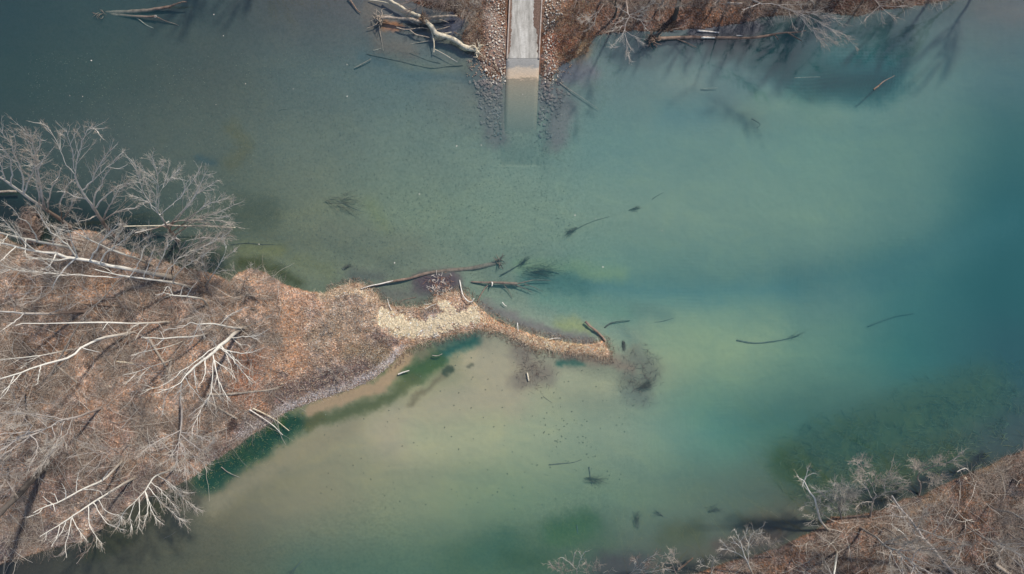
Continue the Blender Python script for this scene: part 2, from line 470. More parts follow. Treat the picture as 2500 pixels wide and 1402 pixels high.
PALE = [(940,772),(958,786),(1000,797),(1045,800),(1085,786),(1120,778),(1158,770)]
def pale_w(a, b_):
    d_ = np.minimum(polydist(a, b_, PALE), polydist(a, b_, [(1085,742),(1105,752),(1112,775)]) + 8)
    return sstep(.34, .66, (1 - d_ / 33) * .66 + .85 * fbm(a / 10, b_ / 10, 71, 5) + .14) * (d_ < 40)
def paint(x, y, col, beds, seed):
    wx = x + 22 * fbm(x / 26, y / 26, seed, 5); wy = y + 22 * fbm(x / 26, y / 26, seed + 40, 5)
    fine = 7 * fbm(x / 7, y / 7, seed + 80, 4)
    for line, w, soft, c, op in beds:
        xs = [p[0] for p in line]; ys = [p[1] for p in line]
        m = w + soft + 12
        sel = (x > min(xs) - m) & (x < max(xs) + m) & (y > min(ys) - m) & (y < max(ys) + m)
        if not sel.any(): continue
        d = polydist(wx[sel], wy[sel], line) + fine[sel] * (0.6 + soft / 20)
        a = (op * (1 - sstep(w - soft * 0.7, w + soft, d)))[:, None]
        col[sel] = col[sel] * (1 - a) + np.array(c, float) * a
    return col

def grid_colour(x, y):
    g = np.array(GRID, float)
    fx = np.clip(x / 250.0, 0, 9.999); fy = np.clip(y / 175.25, 0, 7.999)
    ix = fx.astype(int); iy = fy.astype(int)
    tx = (fx - ix)[:, None]; ty = (fy - iy)[:, None]
    tx = tx * tx * (3 - 2 * tx) * .5 + tx * .5; ty = ty * ty * (3 - 2 * ty) * .5 + ty * .5
    return (g[iy, ix] * (1 - tx) + g[iy, ix + 1] * tx) * (1 - ty) + (g[iy + 1, ix] * (1 - tx) + g[iy + 1, ix + 1] * tx) * ty

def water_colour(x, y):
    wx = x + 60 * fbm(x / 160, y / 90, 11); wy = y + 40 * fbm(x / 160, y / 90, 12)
    return paint(x, y, grid_colour(wx, wy), BEDS_AND_SHADE, 21)

def land_colour(x, y, south, top):
    base = np.tile(np.array([148., 124., 108.]), (len(x), 1))
    base[top] = (120, 93, 80)
    base[south] = (108, 88, 78)
    n = fbm(x / 60, y / 60, 31, 5)[:, None]
    n2 = fbm(x / 13, y / 13, 35, 4)[:, None]; n3 = fbm(x / 20, y / 20, 37, 4)[:, None]
    base = base * (1 + .6 * n2) + np.array([14, 0, -14]) * n3 * 2
    base = base * (1 + 0.45 * n) + np.array([10, -2, -10]) * n * 2
    out = paint(x, y, base, LAND, 33)
    pw_ = (pale_w(x, y) * .95)[:, None]
    out = out * (1 + .30 * n2)
    return out * (1 - pw_) + np.array([252., 234., 196.]) * (1 + .25 * n2) * pw_

K_A = np.array([.30, .075, .055])      # the river water per metre: absorption and scattering
K_S = np.array([.035, .125, .12])
def ramp_z(py):
    return (193.0 - py) * S * 0.14
def ramp_edges(py):
    lx = 1229.0 + (345 - py) / 345.0 * 11.0
    return lx, lx + 80.0

def ground(x, y):
    """x, y arrays in px -> height (m), signed distances"""
    jx = x + 5 * fbm(x / 9, y / 9, 3) ; jy = y + 5 * fbm(x / 9, y / 9, 4)
    a = sdist(jx, jy, ISLAND); b = sdist(jx, jy, TOPBANK); c = sdist(jx, jy, SOUTHBANK)
    d = np.maximum(np.maximum(a, b), c)
    return d, (b >= a) & (b >= c), (c > a) & (c > b)

def axis(lo, hi, step, far):
    inner = np.arange(lo, hi + 1e-6, step)
    out = [step]
    ext = []
    p = hi; s = step
    while p < far:
        s *= 1.35; p += s; ext.append(p)
    ext2 = []; p = lo; s = step
    while p > -far:
        s *= 1.35; p -= s; ext2.append(p)
    return np.array(ext2[::-1] + list(inner) + ext)
xs = axis(-110, 2610, 3.0, 9000); ys = axis(-150, 1560, 3.0, 8000)
XX, YY = np.meshgrid(xs, ys)
x = XX.ravel(); y = YY.ravel()
d, is_top, is_south = ground(x, y)
dm = d * S
land = d > 0
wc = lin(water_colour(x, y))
lc = lin(land_colour(x, y, is_south, is_top))
# how a bed of a given paleness reads through a given depth of this water (depth, gain rgb, veil rgb)
OPT = np.array([
(0.02, 0.992, 0.990, 1.016, 0.0055, 0.0100, 0.0171),
(0.25, 0.809, 0.893, 0.930, 0.0080, 0.0201, 0.0269),
(0.5, 0.657, 0.799, 0.845, 0.0100, 0.0292, 0.0360),
(0.75, 0.538, 0.717, 0.769, 0.0117, 0.0367, 0.0438),
(1, 0.444, 0.646, 0.704, 0.0133, 0.0438, 0.0514),
(1.5, 0.303, 0.525, 0.589, 0.0158, 0.0554, 0.0642),
(2, 0.211, 0.428, 0.492, 0.0177, 0.0654, 0.0753),
(2.5, 0.151, 0.350, 0.413, 0.0195, 0.0744, 0.0859),
(3, 0.108, 0.281, 0.339, 0.0213, 0.0829, 0.0959),
(4, 0.058, 0.181, 0.231, 0.0231, 0.0943, 0.1099),
(5, 0.032, 0.115, 0.155, 0.0247, 0.1030, 0.1209),
(6, 0.018, 0.068, 0.099, 0.0264, 0.1108, 0.1310),
])
def optics(dep):
    A = np.stack([np.exp(np.interp(dep, OPT[:, 0], np.log(OPT[:, 1 + k]))) for k in range(3)], -1)
    B = np.stack([np.interp(dep, OPT[:, 0], OPT[:, 4 + k]) for k in range(3)], -1)
    return A, B
best = np.full(len(x), 1e9); D = np.full(len(x), .2)  # shade and vignette in the targets end up as depth and bed colour
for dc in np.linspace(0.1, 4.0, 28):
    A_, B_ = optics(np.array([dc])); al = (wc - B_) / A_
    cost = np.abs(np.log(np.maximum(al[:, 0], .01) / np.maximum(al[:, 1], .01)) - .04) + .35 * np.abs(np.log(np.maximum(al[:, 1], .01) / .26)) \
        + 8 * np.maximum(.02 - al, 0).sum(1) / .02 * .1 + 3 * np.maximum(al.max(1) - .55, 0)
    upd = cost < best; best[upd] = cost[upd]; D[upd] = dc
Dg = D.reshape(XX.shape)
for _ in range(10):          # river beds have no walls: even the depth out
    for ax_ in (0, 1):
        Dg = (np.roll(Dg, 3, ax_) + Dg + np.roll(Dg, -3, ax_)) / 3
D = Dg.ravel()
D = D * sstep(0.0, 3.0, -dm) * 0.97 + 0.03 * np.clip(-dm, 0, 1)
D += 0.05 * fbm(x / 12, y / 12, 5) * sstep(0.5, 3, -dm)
hmax = np.where(is_top, 1.5, np.where(is_south, 2.2, 1.5))
spit = sstep(700, 1150, x) * ~is_top * ~is_south
hmax = hmax * (1 - 0.72 * spit)
zl = 0.02 + hmax * (1 - np.exp(-dm / (hmax / 0.30))) + (0.25 * fbm(x / 30, y / 30, 6) + 0.16 * fbm(x / 7, y / 7, 8)) * sstep(0, 1.5, dm)
z = np.where(land, np.maximum(zl, 0.015), -D)
# bed for the boat ramp: ground follows the slab and stays below it
lx, rx = ramp_edges(y)
near = 1 - sstep(2, 40, np.maximum(np.maximum(lx - x, x - rx), 0))
near = near * (1 - sstep(345, 470, y))
under = np.maximum(lx - x, x - rx) < -1
z = np.where(near > 0, z * (1 - near) + (ramp_z(y) - 0.07) * near, z)
silt = sstep(296, 342, y + 26 * fbm(x / 6, y / 6, 55) + 12 * fbm(x / 25, y / 25, 56))      # silt creeping over the foot of the ramp
z = np.where(under & (y < 352), ramp_z(y) - 0.12 + 0.17 * silt, z)
z = np.where((np.maximum(lx - x, x - rx) < 6) & (y >= 350) & (y < 400), ramp_z(y) + 0.05 - 0.12 * sstep(350, 398, y), z)
edge_ = (np.maximum(lx - x, x - rx) < 14) & ~under & (y > 215) & (y < 352)
z = np.where(edge_, ramp_z(y) - 0.05 + 0.10 * sstep(240, 330, y) * (fbm(x / 8, y / 8, 57) + .6), z)
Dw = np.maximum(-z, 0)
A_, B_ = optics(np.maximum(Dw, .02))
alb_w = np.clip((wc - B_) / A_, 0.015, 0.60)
alb_l = np.clip(lc * 1.15 * (1 + .12 * spit[:, None]), 0.02, 0.8)
wet = ((1 - sstep(0.0, 0.35, dm)) * (1 - spit))[:, None]
col = np.where((z > 0)[:, None], alb_l * (1 - 0.35 * wet), alb_w)
# masks for the shader: how stony, how weedy
weed = (1 - sstep(30, 90, polydist(x, y, [(2020,1150),(2200,1090),(2500,960)]))) + 0.8 * (1 - sstep(20, 45, polydist(x, y, [(720,1035),(500,1180)])))
smooth_bed = (1 - sstep(60, 200, polydist(x, y, [(620,1180),(1000,1040),(1200,960),(1400,1050),(1100,1200)])))
smooth_bed = np.maximum(smooth_bed, .75 * sstep(1350, 1650, x))
mb = MB()
ny, nx = XX.shape
idx = np.arange(nx * ny).reshape(ny, nx)
F = np.stack([idx[:-1, :-1], idx[1:, :-1], idx[1:, 1:], idx[:-1, 1:]], axis=-1).reshape(-1, 4)
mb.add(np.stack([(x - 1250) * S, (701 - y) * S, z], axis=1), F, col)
m, nt, b = mat_new('river_ground')
at = N(nt, 'ShaderNodeAttribute'); at.attribute_name = 'Col'
msk = N(nt, 'ShaderNodeAttribute'); msk.attribute_name = 'Mask'
sepm = N(nt, 'ShaderNodeSeparateColor'); nt.links.new(msk.outputs[0], sepm.inputs[0])
# R = land, G = weed, B = smooth silt
n_f = noise(nt, 3.2, 5, 0.75); n_g = noise(nt, 9.0, 3, 0.7)
land_v = ramp(nt, n_f.outputs[0], [(0.32, (.45, .42, .40)), (0.5, (1.0, 1.0, 1.0)), (0.68, (1.6, 1.45, 1.3))])
bed_v = ramp(nt, n_f.outputs[0], [(0.30, 0.76), (0.5, 1.0), (0.72, 1.18)])
silt_v = ramp(nt, n_g.outputs[0], [(0.3, 0.975), (0.7, 1.025)])
n_w = noise(nt, 0.55, 5, 0.7, dist=1.2, stretch=(1.0, 0.55, 1.0))
weed_v = ramp(nt, n_w.outputs[0], [(0.36, (.72, .78, .78)), (0.5, (.98, 1.0, .96)), (0.66, (1.3, 1.22, 1.0))])
n_b = noise(nt, 0.33, 5, 0.62, dist=.8, stretch=(.6, 1.0, 1.0))
patch = ramp(nt, n_b.outputs[0], [(0.34, (.93, .95, .97)), (0.5, (1.0, 1.0, 1.0)), (0.66, (1.07, 1.05, 1.0))])
v1 = mixc(nt, bed_v.outputs[0], silt_v.outputs[0], sepm.outputs[2])
v1 = mixc(nt, v1, patch.outputs[0], 1.0, 'MULTIPLY')
v2 = mixc(nt, v1, weed_v.outputs[0], sepm.outputs[1])
v3 = mixc(nt, v2, land_v.outputs[0], sepm.outputs[0])
cc = mixc(nt, at.outputs[0], v3, 1.0, 'MULTIPLY')
nt.links.new(cc, b.inputs['Base Color'])
b.inputs['Roughness'].default_value = 0.95
b.inputs['Specular IOR Level'].default_value = 0.0
bm_s = N(nt, 'ShaderNodeMath', operation='MULTIPLY'); bm_s.inputs[1].default_value = 0.6
nt.links.new(sepm.outputs[0], bm_s.inputs[0])
bn = N(nt, 'ShaderNodeBump', Distance=0.15); nt.links.new(bm_s.outputs[0], bn.inputs['Strength'])
nt.links.new(n_f.outputs[0], bn.inputs['Height']); nt.links.new(bn.outputs[0], b.inputs['Normal'])
terrain = mb.build('ground', m)
tag(terrain, kind='structure')
ma = terrain.data.color_attributes.new("Mask", 'FLOAT_COLOR', 'POINT')
mk = np.stack([sstep(-0.03, 0.03, z), np.clip(weed, 0, 1) * (z < 0), np.clip(smooth_bed, 0, 1), np.ones_like(z)], axis=1)
ma.data.foreach_set('color', mk.reshape(-1).astype(np.float32))
# fast height lookup
Zg = z.reshape(ny, nx)
def zat(px, py):
    px = np.atleast_1d(np.asarray(px, float)); py = np.atleast_1d(np.asarray(py, float))
    i = np.clip(np.searchsorted(xs, px) - 1, 0, nx - 2); j = np.clip(np.searchsorted(ys, py) - 1, 0, ny - 2)
    tx = (px - xs[i]) / (xs[i + 1] - xs[i]); ty = (py - ys[j]) / (ys[j + 1] - ys[j])
    tx = np.clip(tx, 0, 1); ty = np.clip(ty, 0, 1)
    return (Zg[j, i] * (1 - tx) + Zg[j, i + 1] * tx) * (1 - ty) + (Zg[j + 1, i] * (1 - tx) + Zg[j + 1, i + 1] * tx) * ty
LCOL = alb_l.reshape(ny, nx, 3)
def lcol_at(px, py):
    i = np.clip(np.searchsorted(xs, px) - 1, 0, nx - 2); j = np.clip(np.searchsorted(ys, py) - 1, 0, ny - 2)
    return LCOL[j, i]
DG = d.reshape(ny, nx)
def shore_at(px, py):
    i = np.clip(np.searchsorted(xs, px) - 1, 0, nx - 2); j = np.clip(np.searchsorted(ys, py) - 1, 0, ny - 2)
    return DG[j, i]

# ------------------------------------------------------------------ the river: closed body of absorbing water under a rippled surface
F0 = 0.068       # share of the sky the surface mirrors when seen from straight above
m = bpy.data.materials.new('river_water'); m.use_nodes = True
nt = m.node_tree
for n in list(nt.nodes): nt.nodes.remove(n)
out = N(nt, 'ShaderNodeOutputMaterial')
tr = N(nt, 'ShaderNodeBsdfTransparent'); gl = N(nt, 'ShaderNodeBsdfGlossy'); gl.inputs['Roughness'].default_value = 0.03
gm = N(nt, 'ShaderNodeNewGeometry')
dt = N(nt, 'ShaderNodeVectorMath', operation='DOT_PRODUCT')
ab = N(nt, 'ShaderNodeMath', operation='ABSOLUTE'); om = N(nt, 'ShaderNodeMath', operation='SUBTRACT'); om.inputs[0].default_value = 1.0
pw = N(nt, 'ShaderNodeMath', operation='POWER'); pw.inputs[1].default_value = 5.0
fr = N(nt, 'ShaderNodeMath', operation='MULTIPLY_ADD'); fr.inputs[1].default_value = 1 - F0; fr.inputs[2].default_value = F0
nt.links.new(gm.outputs['Incoming'], dt.inputs[1]); nt.links.new(dt.outputs['Value'], ab.inputs[0]); nt.links.new(ab.outputs[0], om.inputs[1])
nt.links.new(om.outputs[0], pw.inputs[0]); nt.links.new(pw.outputs[0], fr.inputs[0])
mx = N(nt, 'ShaderNodeMixShader')
nr = noise(nt, 0.9, 3, 0.5, stretch=(1.0, 2.2, 1.0)); nr2 = noise(nt, 0.05, 2, 0.5)
r2 = ramp(nt, nr2.outputs[0], [(0.4, 0.25), (0.62, 1.0)])
hm = N(nt, 'ShaderNodeMath', operation='MULTIPLY'); nt.links.new(nr.outputs[0], hm.inputs[0]); nt.links.new(r2.outputs[0], hm.inputs[1])
bw = N(nt, 'ShaderNodeBump', Strength=0.10, Distance=0.12)
nt.links.new(hm.outputs[0], bw.inputs['Height'])
nt.links.new(bw.outputs[0], gl.inputs['Normal']); nt.links.new(bw.outputs[0], dt.inputs[0])
nt.links.new(fr.outputs[0], mx.inputs[0]); nt.links.new(tr.outputs[0], mx.inputs[1]); nt.links.new(gl.outputs[0], mx.inputs[2])
nt.links.new(mx.outputs[0], out.inputs['Surface'])
va = N(nt, 'ShaderNodeVolumeAbsorption')
va.inputs['Density'].default_value = float(K_A[0])
va.inputs['Color'].default_value = (0.0, 1 - K_A[1] / K_A[0], 1 - K_A[2] / K_A[0], 1)
vs = N(nt, 'ShaderNodeVolumeScatter'); vs.inputs['Density'].default_value = float(K_S.max())
vs.inputs['Color'].default_value = tuple(K_S / K_S.max()) + (1,)
adv = N(nt, 'ShaderNodeAddShader'); nt.links.new(va.outputs[0], adv.inputs[0]); nt.links.new(vs.outputs[0], adv.inputs[1])
nt.links.new(adv.outputs[0], out.inputs['Volume'])
mb = MB()
L = 380.0
bx = np.array([[-L, -L, -9], [L, -L, -9], [L, L, -9], [-L, L, -9], [-L, -L, 0], [L, -L, 0], [L, L, 0], [-L, L, 0]])
mb.add(bx, [[0, 3, 2, 1], [4, 5, 6, 7], [0, 1, 5, 4], [1, 2, 6, 5], [2, 3, 7, 6], [3, 0, 4, 7]])
river = mb.build('water', m, smooth=False)
tag(river, kind='structure')

# ------------------------------------------------------------------ trees: traced limbs with real heights, grown twigs
def resample(pts, K):
    p = np.asarray(pts, float)
    if len(p) == 2: p = np.vstack([p[0], (p[0] + p[1]) / 2, p[1]])
    q = np.vstack([2 * p[0] - p[1], p, 2 * p[-1] - p[-2]])
    seg = np.linalg.norm(p[1:] - p[:-1], axis=1); cum = np.concatenate([[0], np.cumsum(seg)])
    out = []
    for s in np.linspace(0, cum[-1], K):
        i = min(np.searchsorted(cum, s, side='right') - 1, len(p) - 2); i = max(i, 0)
        t = (s - cum[i]) / max(seg[i], 1e-9)
        a, b_, c, d_ = q[i], q[i + 1], q[i + 2], q[i + 3]
        out.append(0.5 * ((2 * b_) + (-a + c) * t + (2 * a - 5 * b_ + 4 * c - d_) * t * t + (-a + 3 * b_ - 3 * c + d_) * t ** 3))
    return np.array(out)

def unit(v): return v / (np.linalg.norm(v, axis=-1, keepdims=True) + 1e-9)

def grow(par, dens, length, rad, ang=(0.5, 1.0), up=0.12, tmin=0.15, K=4, wob=0.10, rg=None):
    """par (N,K,3) -> children (M,K,3), radii (M,K)"""
    rg = rg or rng
    L = np.linalg.norm(np.diff(par, axis=1), axis=2).sum(1)
    n = rg.poisson(dens * L)
    idx = np.repeat(np.arange(len(par)), n)
    if len(idx) == 0: return np.zeros((0, K, 3)), np.zeros((0, K))
    t = tmin + (1 - tmin) * rg.random(len(idx)) ** 0.8
    Kp = par.shape[1]
    f = t * (Kp - 1); i0 = np.minimum(f.astype(int), Kp - 2); ff = (f - i0)[:, None]
    p0 = par[idx, i0] * (1 - ff) + par[idx, i0 + 1] * ff
    tan = unit(par[idx, i0 + 1] - par[idx, i0])
    r = rg.normal(size=tan.shape); perp = unit(r - (r * tan).sum(1, keepdims=True) * tan)
    a = rg.uniform(ang[0], ang[1], len(idx))[:, None]
    d = unit(tan * np.cos(a) + perp * np.sin(a) + np.array([0, 0, up]))
    ln = (length * rg.uniform(0.5, 1.25, len(idx)) * (1.15 - 0.6 * t))[:, None]
    out = [p0]; cur = p0
    for k in range(1, K):
        d = unit(d + rg.normal(size=d.shape) * wob * 1.6 + tan * 0.12 + np.array([0, 0, up * 0.4]))
        cur = cur + d * ln / (K - 1); out.append(cur)
    R = rad * rg.uniform(0.7, 1.2, len(idx))[:, None] * np.linspace(1, 0.35, K)[None]
    return np.stack(out, 1), R

TREES = []
def tree3d(name, label, cat, trunk, r0, r1, limbs, bark, twig, dens=1.0, group=None, seed=0, tl=1.0, up=0.12, parts=('trunk', 'limb', 'crown'), trunk_twigs=0.35, thick=1.0):
    """trunk (K,3); limbs: list of (poly (K,3), ra, rb)"""
    rg = np.random.default_rng(seed + 100)
    r0 *= 0.72; r1 *= 0.72; limbs = [(a_, b_ * 0.66, c_) for a_, b_, c_ in limbs]
    root = empty(name, tuple(trunk[0]))
    tag(root, label, cat, group)
    K = max(10, len(trunk)); tp = resample(trunk, 18)
    mb = MB(); tr_ = np.linspace(r0, r1, 18) * (1 + 0.06 * rg.normal(size=18)); tr_[0] *= 1.35; tr_[1] *= 1.1
    tj = tp.copy(); tj[1:-1] += rg.normal(size=(16, 3)) * r0 * 0.10
    mb.tubes(tj[None], tr_[None], 9, caps=True, lump=0.04); mb.build(parts[0], bark, root)
    allp = []
    for poly, ra, rb in limbs:
        p = resample(poly, 12)
        Ls = np.linalg.norm(p[-1] - p[0])
        p[1:-1] += rg.normal(size=(10, 3)) * min(0.006 * Ls, 0.06)
        mb = MB(); rr = (np.linspace(1, 0, 12) ** 0.8) * (ra - rb) + rb
        mb.tubes(p[None], rr[None] * thick, 6, lump=0.07); mb.build(parts[1], bark, root)
        allp.append(p)
    mb = MB()
    src = np.array(allp) if allp else np.zeros((0, 12, 3))
    tt = resample(tp[10:], 12)[None]
    ok = 0
    lens = np.linalg.norm(np.diff(src, axis=1), axis=2).sum(1) if len(src) else np.zeros(0)
    c1s, r1s = [], []
    for p, Ls in zip(src, lens):
        c, r = grow(p[None], 1.7 * dens, min(max(0.34 * Ls, 0.8), 3.2) * tl, 0.026, (0.3, 0.7), up, 0.16, 5, 0.05, rg)
        c1s.append(c); r1s.append(r)
    if trunk_twigs and len(tt):
        c, r = grow(tt, 1.5 * dens * trunk_twigs, 1.8 * tl, 0.03, (0.5, 1.1), up, 0.0, 5, 0.10, rg); c1s.append(c); r1s.append(r)
    if c1s and sum(map(len, c1s)):
        c1 = np.concatenate(c1s); r1_ = np.concatenate(r1s)
        mb.cur = 1; mb.tubes(c1, r1_, 4); mb.cur = 0
        ends = np.concatenate([src[:, 6:][:, [0, 1, 2, 4, 5]], c1]) if len(src) else c1
        c2, r2 = grow(ends, 2.6 * dens, 0.95 * tl, 0.014, (0.35, 0.8), up * .6, 0.12, 4, 0.07, rg)
        mb.tubes(c2, r2, 3)
        c3, r3 = grow(c2, 3.4 * dens, 0.5 * tl, 0.009, (0.35, 0.85), up * .4, 0.15, 3, 0.10, rg)
        mb.tubes(c3, r3, 3)
        mb.build(parts[2], [twig, bark], root)
    TREES.append(root)
    return root

def px_tree(name, label, trunk, z1, r0, limbs, bark='white_bark', twig='twig', z0=None, dens=1.0, cat='tree', group=None, tl=1.0, r1=None, up=0.12, rl=0.42, trunk_twigs=0.35, thick=1.0):
    """trunk: pixel trace from base to tip, z from z0 up to z1; limbs: (trace, end height)"""
    seed = int(abs(trunk[0][0]) * 7 + abs(trunk[0][1]) * 3)
    if z0 is None: z0 = max(float(zat(*trunk[0])[0]) - 0.15, -1.0)
    t = np.array(trunk, float)
    s = np.concatenate([[0], np.cumsum(np.hypot(*np.diff(t, axis=0).T))]); s /= s[-1]
    zt = z0 + (z1 - z0) * s
    T = np.array([P(a, b_, c) for (a, b_), c in zip(t, zt)])
    r1 = r1 or r0 * 0.3
    nodes = [(a, b_, c, r0 + (r1 - r0) * u) for (a, b_), c, u in zip(resample(np.c_[t, zt], 40)[:, :2], resample(np.c_[t, zt], 40)[:, 2], np.linspace(0, 1, 40))]
    out = []
    for tr_, ze in limbs:
        l = np.array(tr_, float)
        best = min(nodes, key=lambda q: (q[0] - l[0, 0]) ** 2 + (q[1] - l[0, 1]) ** 2)
        l = np.vstack([[best[0], best[1]], l[1:]]) if np.hypot(best[0] - l[0, 0], best[1] - l[0, 1]) < 14 else np.vstack([[best[0], best[1]], l])
        s = np.concatenate([[0], np.cumsum(np.hypot(*np.diff(l, axis=0).T))]); s /= s[-1]
        zl_ = best[2] + (ze - best[2]) * s
        ra = min(best[3] * 0.75, max(0.05, rl * r0)); rb = 0.018
        out.append((np.array([P(a, b_, c) for (a, b_), c in zip(l, zl_)]), ra, rb))
        rs = resample(np.c_[l, zl_], 24)
        nodes += [(q[0], q[1], q[2], ra * (1 - .7 * i / 23)) for i, q in enumerate(rs)]
    return tree3d(name, label, cat, T, r0, r1, out, M[bark], M[twig], dens, group, seed, tl, up, trunk_twigs=trunk_twigs, thick=thick)

def auto_tree(name, label, px, py, h, spread, nl=9, bark='grey_bark', twig='twig', dens=0.8, lean=(0, 0), r0=0.22, group=None, cat='tree', seed=1, fork=0.45, tl=1.0, thick=1.0):
    rg = np.random.default_rng(seed)
    zb = float(zat(px, py)[0]) - 0.1
    k = S; b0 = np.array([(px - 1250) * k, (701 - py) * k, zb])
    top = b0 + np.array([lean[0], lean[1], h * 0.8])
    T = np.array([b0 + (top - b0) * t + rg.normal(size=3) * [.12, .12, 0] * (t > 0) for t in np.linspace(0, 1, 7)])
    limbs = []
    for i in range(nl):
        t = fork + (1 - fork) * (i + .5) / nl
        p0 = b0 + (top - b0) * t
        az = i * 2.4 + rg.uniform(-.4, .4)
        rr = spread * rg.uniform(.7, 1.1) * (1.15 - .55 * t)
        d = np.array([math.cos(az) * rr, math.sin(az) * rr, 0])
        e = p0 + d + [lean[0] * .3, lean[1] * .3, (h - (p0[2] - zb)) * rg.uniform(.55, 1.0)]
        mid = p0 * .5 + e * .5 + [0, 0, -.05 * h] + rg.normal(size=3) * .25
        limbs.append((np.array([p0, mid, e]), r0 * .42, 0.018))
    return tree3d(name, label, cat, T, r0, r0 * .35, limbs, M[bark], M[twig], dens, group, seed, tl, 0.15, thick=thick)

def copy_tree(o, loc, label=None, group=None, rot=0.0, sc=1.0):
    r = o.copy(); C.objects.link(r); r.location = loc; r.rotation_euler = (0, 0, rot); r.scale = (sc, sc, sc)
    if label: r['label'] = label
    if group: r['group'] = group
    for ch in list(o.children):
        c = ch.copy(); C.objects.link(c); c.parent = r
    return r

# --- north shore of the island, tops leaning out over the river
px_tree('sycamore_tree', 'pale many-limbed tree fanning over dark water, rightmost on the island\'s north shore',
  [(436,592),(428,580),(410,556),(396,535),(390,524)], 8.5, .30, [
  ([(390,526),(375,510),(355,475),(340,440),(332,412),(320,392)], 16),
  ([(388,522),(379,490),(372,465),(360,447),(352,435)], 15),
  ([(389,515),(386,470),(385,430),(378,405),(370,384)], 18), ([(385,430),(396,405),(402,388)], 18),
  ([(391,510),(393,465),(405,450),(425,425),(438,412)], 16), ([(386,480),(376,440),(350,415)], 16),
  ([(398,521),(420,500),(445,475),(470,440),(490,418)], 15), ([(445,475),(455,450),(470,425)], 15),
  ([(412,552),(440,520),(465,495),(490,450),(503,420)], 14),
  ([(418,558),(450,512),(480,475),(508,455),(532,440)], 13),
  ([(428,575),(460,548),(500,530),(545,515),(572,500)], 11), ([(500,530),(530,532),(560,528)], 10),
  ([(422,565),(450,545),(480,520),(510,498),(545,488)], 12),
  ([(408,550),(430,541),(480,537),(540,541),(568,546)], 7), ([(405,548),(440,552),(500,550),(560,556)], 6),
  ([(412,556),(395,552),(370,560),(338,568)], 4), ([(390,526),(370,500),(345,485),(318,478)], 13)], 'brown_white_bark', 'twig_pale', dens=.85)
px_tree('river_birch_tree', 'reddish-trunked bare tree leaning out over dark water, left of the pale fan-shaped tree',
  [(290,588),(268,565),(251,542),(225,502),(200,468),(183,431)], 13, .34, [
  ([(183,431),(178,385),(172,350),(160,312)], 19), ([(172,350),(185,325),(196,308)], 19),
  ([(183,431),(190,380),(202,345),(220,312),(240,322)], 19),
  ([(180,425),(160,400),(150,370),(135,340),(118,312),(98,300)], 18), ([(150,370),(158,340),(150,318)], 18),
  ([(200,468),(220,445),(225,434),(242,403),(262,377),(274,365)], 17),
  ([(222,452),(262,408),(285,385),(302,372)], 16), ([(262,408),(290,412),(312,400)], 15),
  ([(228,505),(235,470),(258,432),(272,410)], 15), ([(232,510),(262,475),(290,455),(315,448)], 13),
  ([(250,540),(270,500),(290,462),(310,455)], 12), ([(205,492),(180,480),(165,470),(140,468)], 13),
  ([(250,540),(290,515),(330,508),(360,490)], 10), ([(240,525),(215,536),(195,540)], 8)], 'brown_white_bark', 'twig', dens=.75)
px_tree('sycamore_tree', 'white-barked tree leaning to the left edge with straight upright limbs over dark water',
  [(172,556),(140,530),(110,510),(80,490),(45,465),(10,440),(-35,418)], 16, .32, [
  ([(102,506),(95,440),(85,380),(76,335),(60,318)], 20), ([(85,380),(98,352),(92,325)], 20),
  ([(96,500),(92,450),(84,400),(75,360),(58,330)], 19), ([(110,510),(99,450),(98,400),(120,375)], 18),
  ([(60,472),(55,430),(35,375),(15,340),(4,318)], 20), ([(35,375),(38,345),(30,318)], 20),
  ([(28,450),(28,410),(20,380),(5,360)], 19), ([(150,538),(146,500),(160,460),(176,440)], 15),
  ([(118,514),(126,462),(142,430),(150,410)], 16), ([(62,472),(80,420),(78,400)], 17),
  ([(10,440),(0,400),(2,375)], 19), ([(150,540),(175,500),(180,480),(190,470)], 13)], 'brown_white_bark', 'twig', dens=.75)
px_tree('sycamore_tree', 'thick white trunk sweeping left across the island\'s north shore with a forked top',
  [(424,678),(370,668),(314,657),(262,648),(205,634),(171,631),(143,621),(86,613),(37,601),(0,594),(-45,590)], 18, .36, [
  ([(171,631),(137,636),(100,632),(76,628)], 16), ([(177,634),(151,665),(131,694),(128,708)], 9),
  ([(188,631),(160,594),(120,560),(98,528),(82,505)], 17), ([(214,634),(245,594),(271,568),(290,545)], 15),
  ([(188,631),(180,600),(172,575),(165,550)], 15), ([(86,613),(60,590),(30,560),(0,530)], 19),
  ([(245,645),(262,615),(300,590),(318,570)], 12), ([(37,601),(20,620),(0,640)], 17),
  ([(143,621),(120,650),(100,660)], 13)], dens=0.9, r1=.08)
px_tree('sycamore_tree', 'long thin white trunk lying leftwards just below the thick forked one',
  [(470,702),(420,690),(371,683),(302,674),(242,661),(232,658)], 12, .22, [
  ([(302,674),(268,677),(200,673),(143,670),(90,664),(43,661),(0,657),(-30,655)], 17),
  ([(371,683),(385,650),(410,600),(430,580)], 10), ([(350,682),(365,640),(372,615)], 9),
  ([(400,688),(412,655),(450,625),(500,600),(545,580)], 9), ([(420,690),(440,660),(470,640),(510,615)], 9),
  ([(320,676),(340,640),(352,600)], 10), ([(143,670),(110,640),(80,630)], 15)], dens=0.9)
px_tree('sycamore_tree', 'slender white limbed tree slanting up-left behind the thick forked trunk',
  [(372,648),(345,636),(317,626),(274,611),(222,587),(183,566)], 14, .20, [
  ([(274,611),(285,580),(300,560),(310,540)], 14), ([(222,587),(200,560),(185,535)], 16),
  ([(317,626),(335,600),(360,575),(350,560)], 10), ([(183,566),(150,560),(120,548)], 17),
  ([(345,636),(350,610),(372,590)], 8)], dens=1.0)
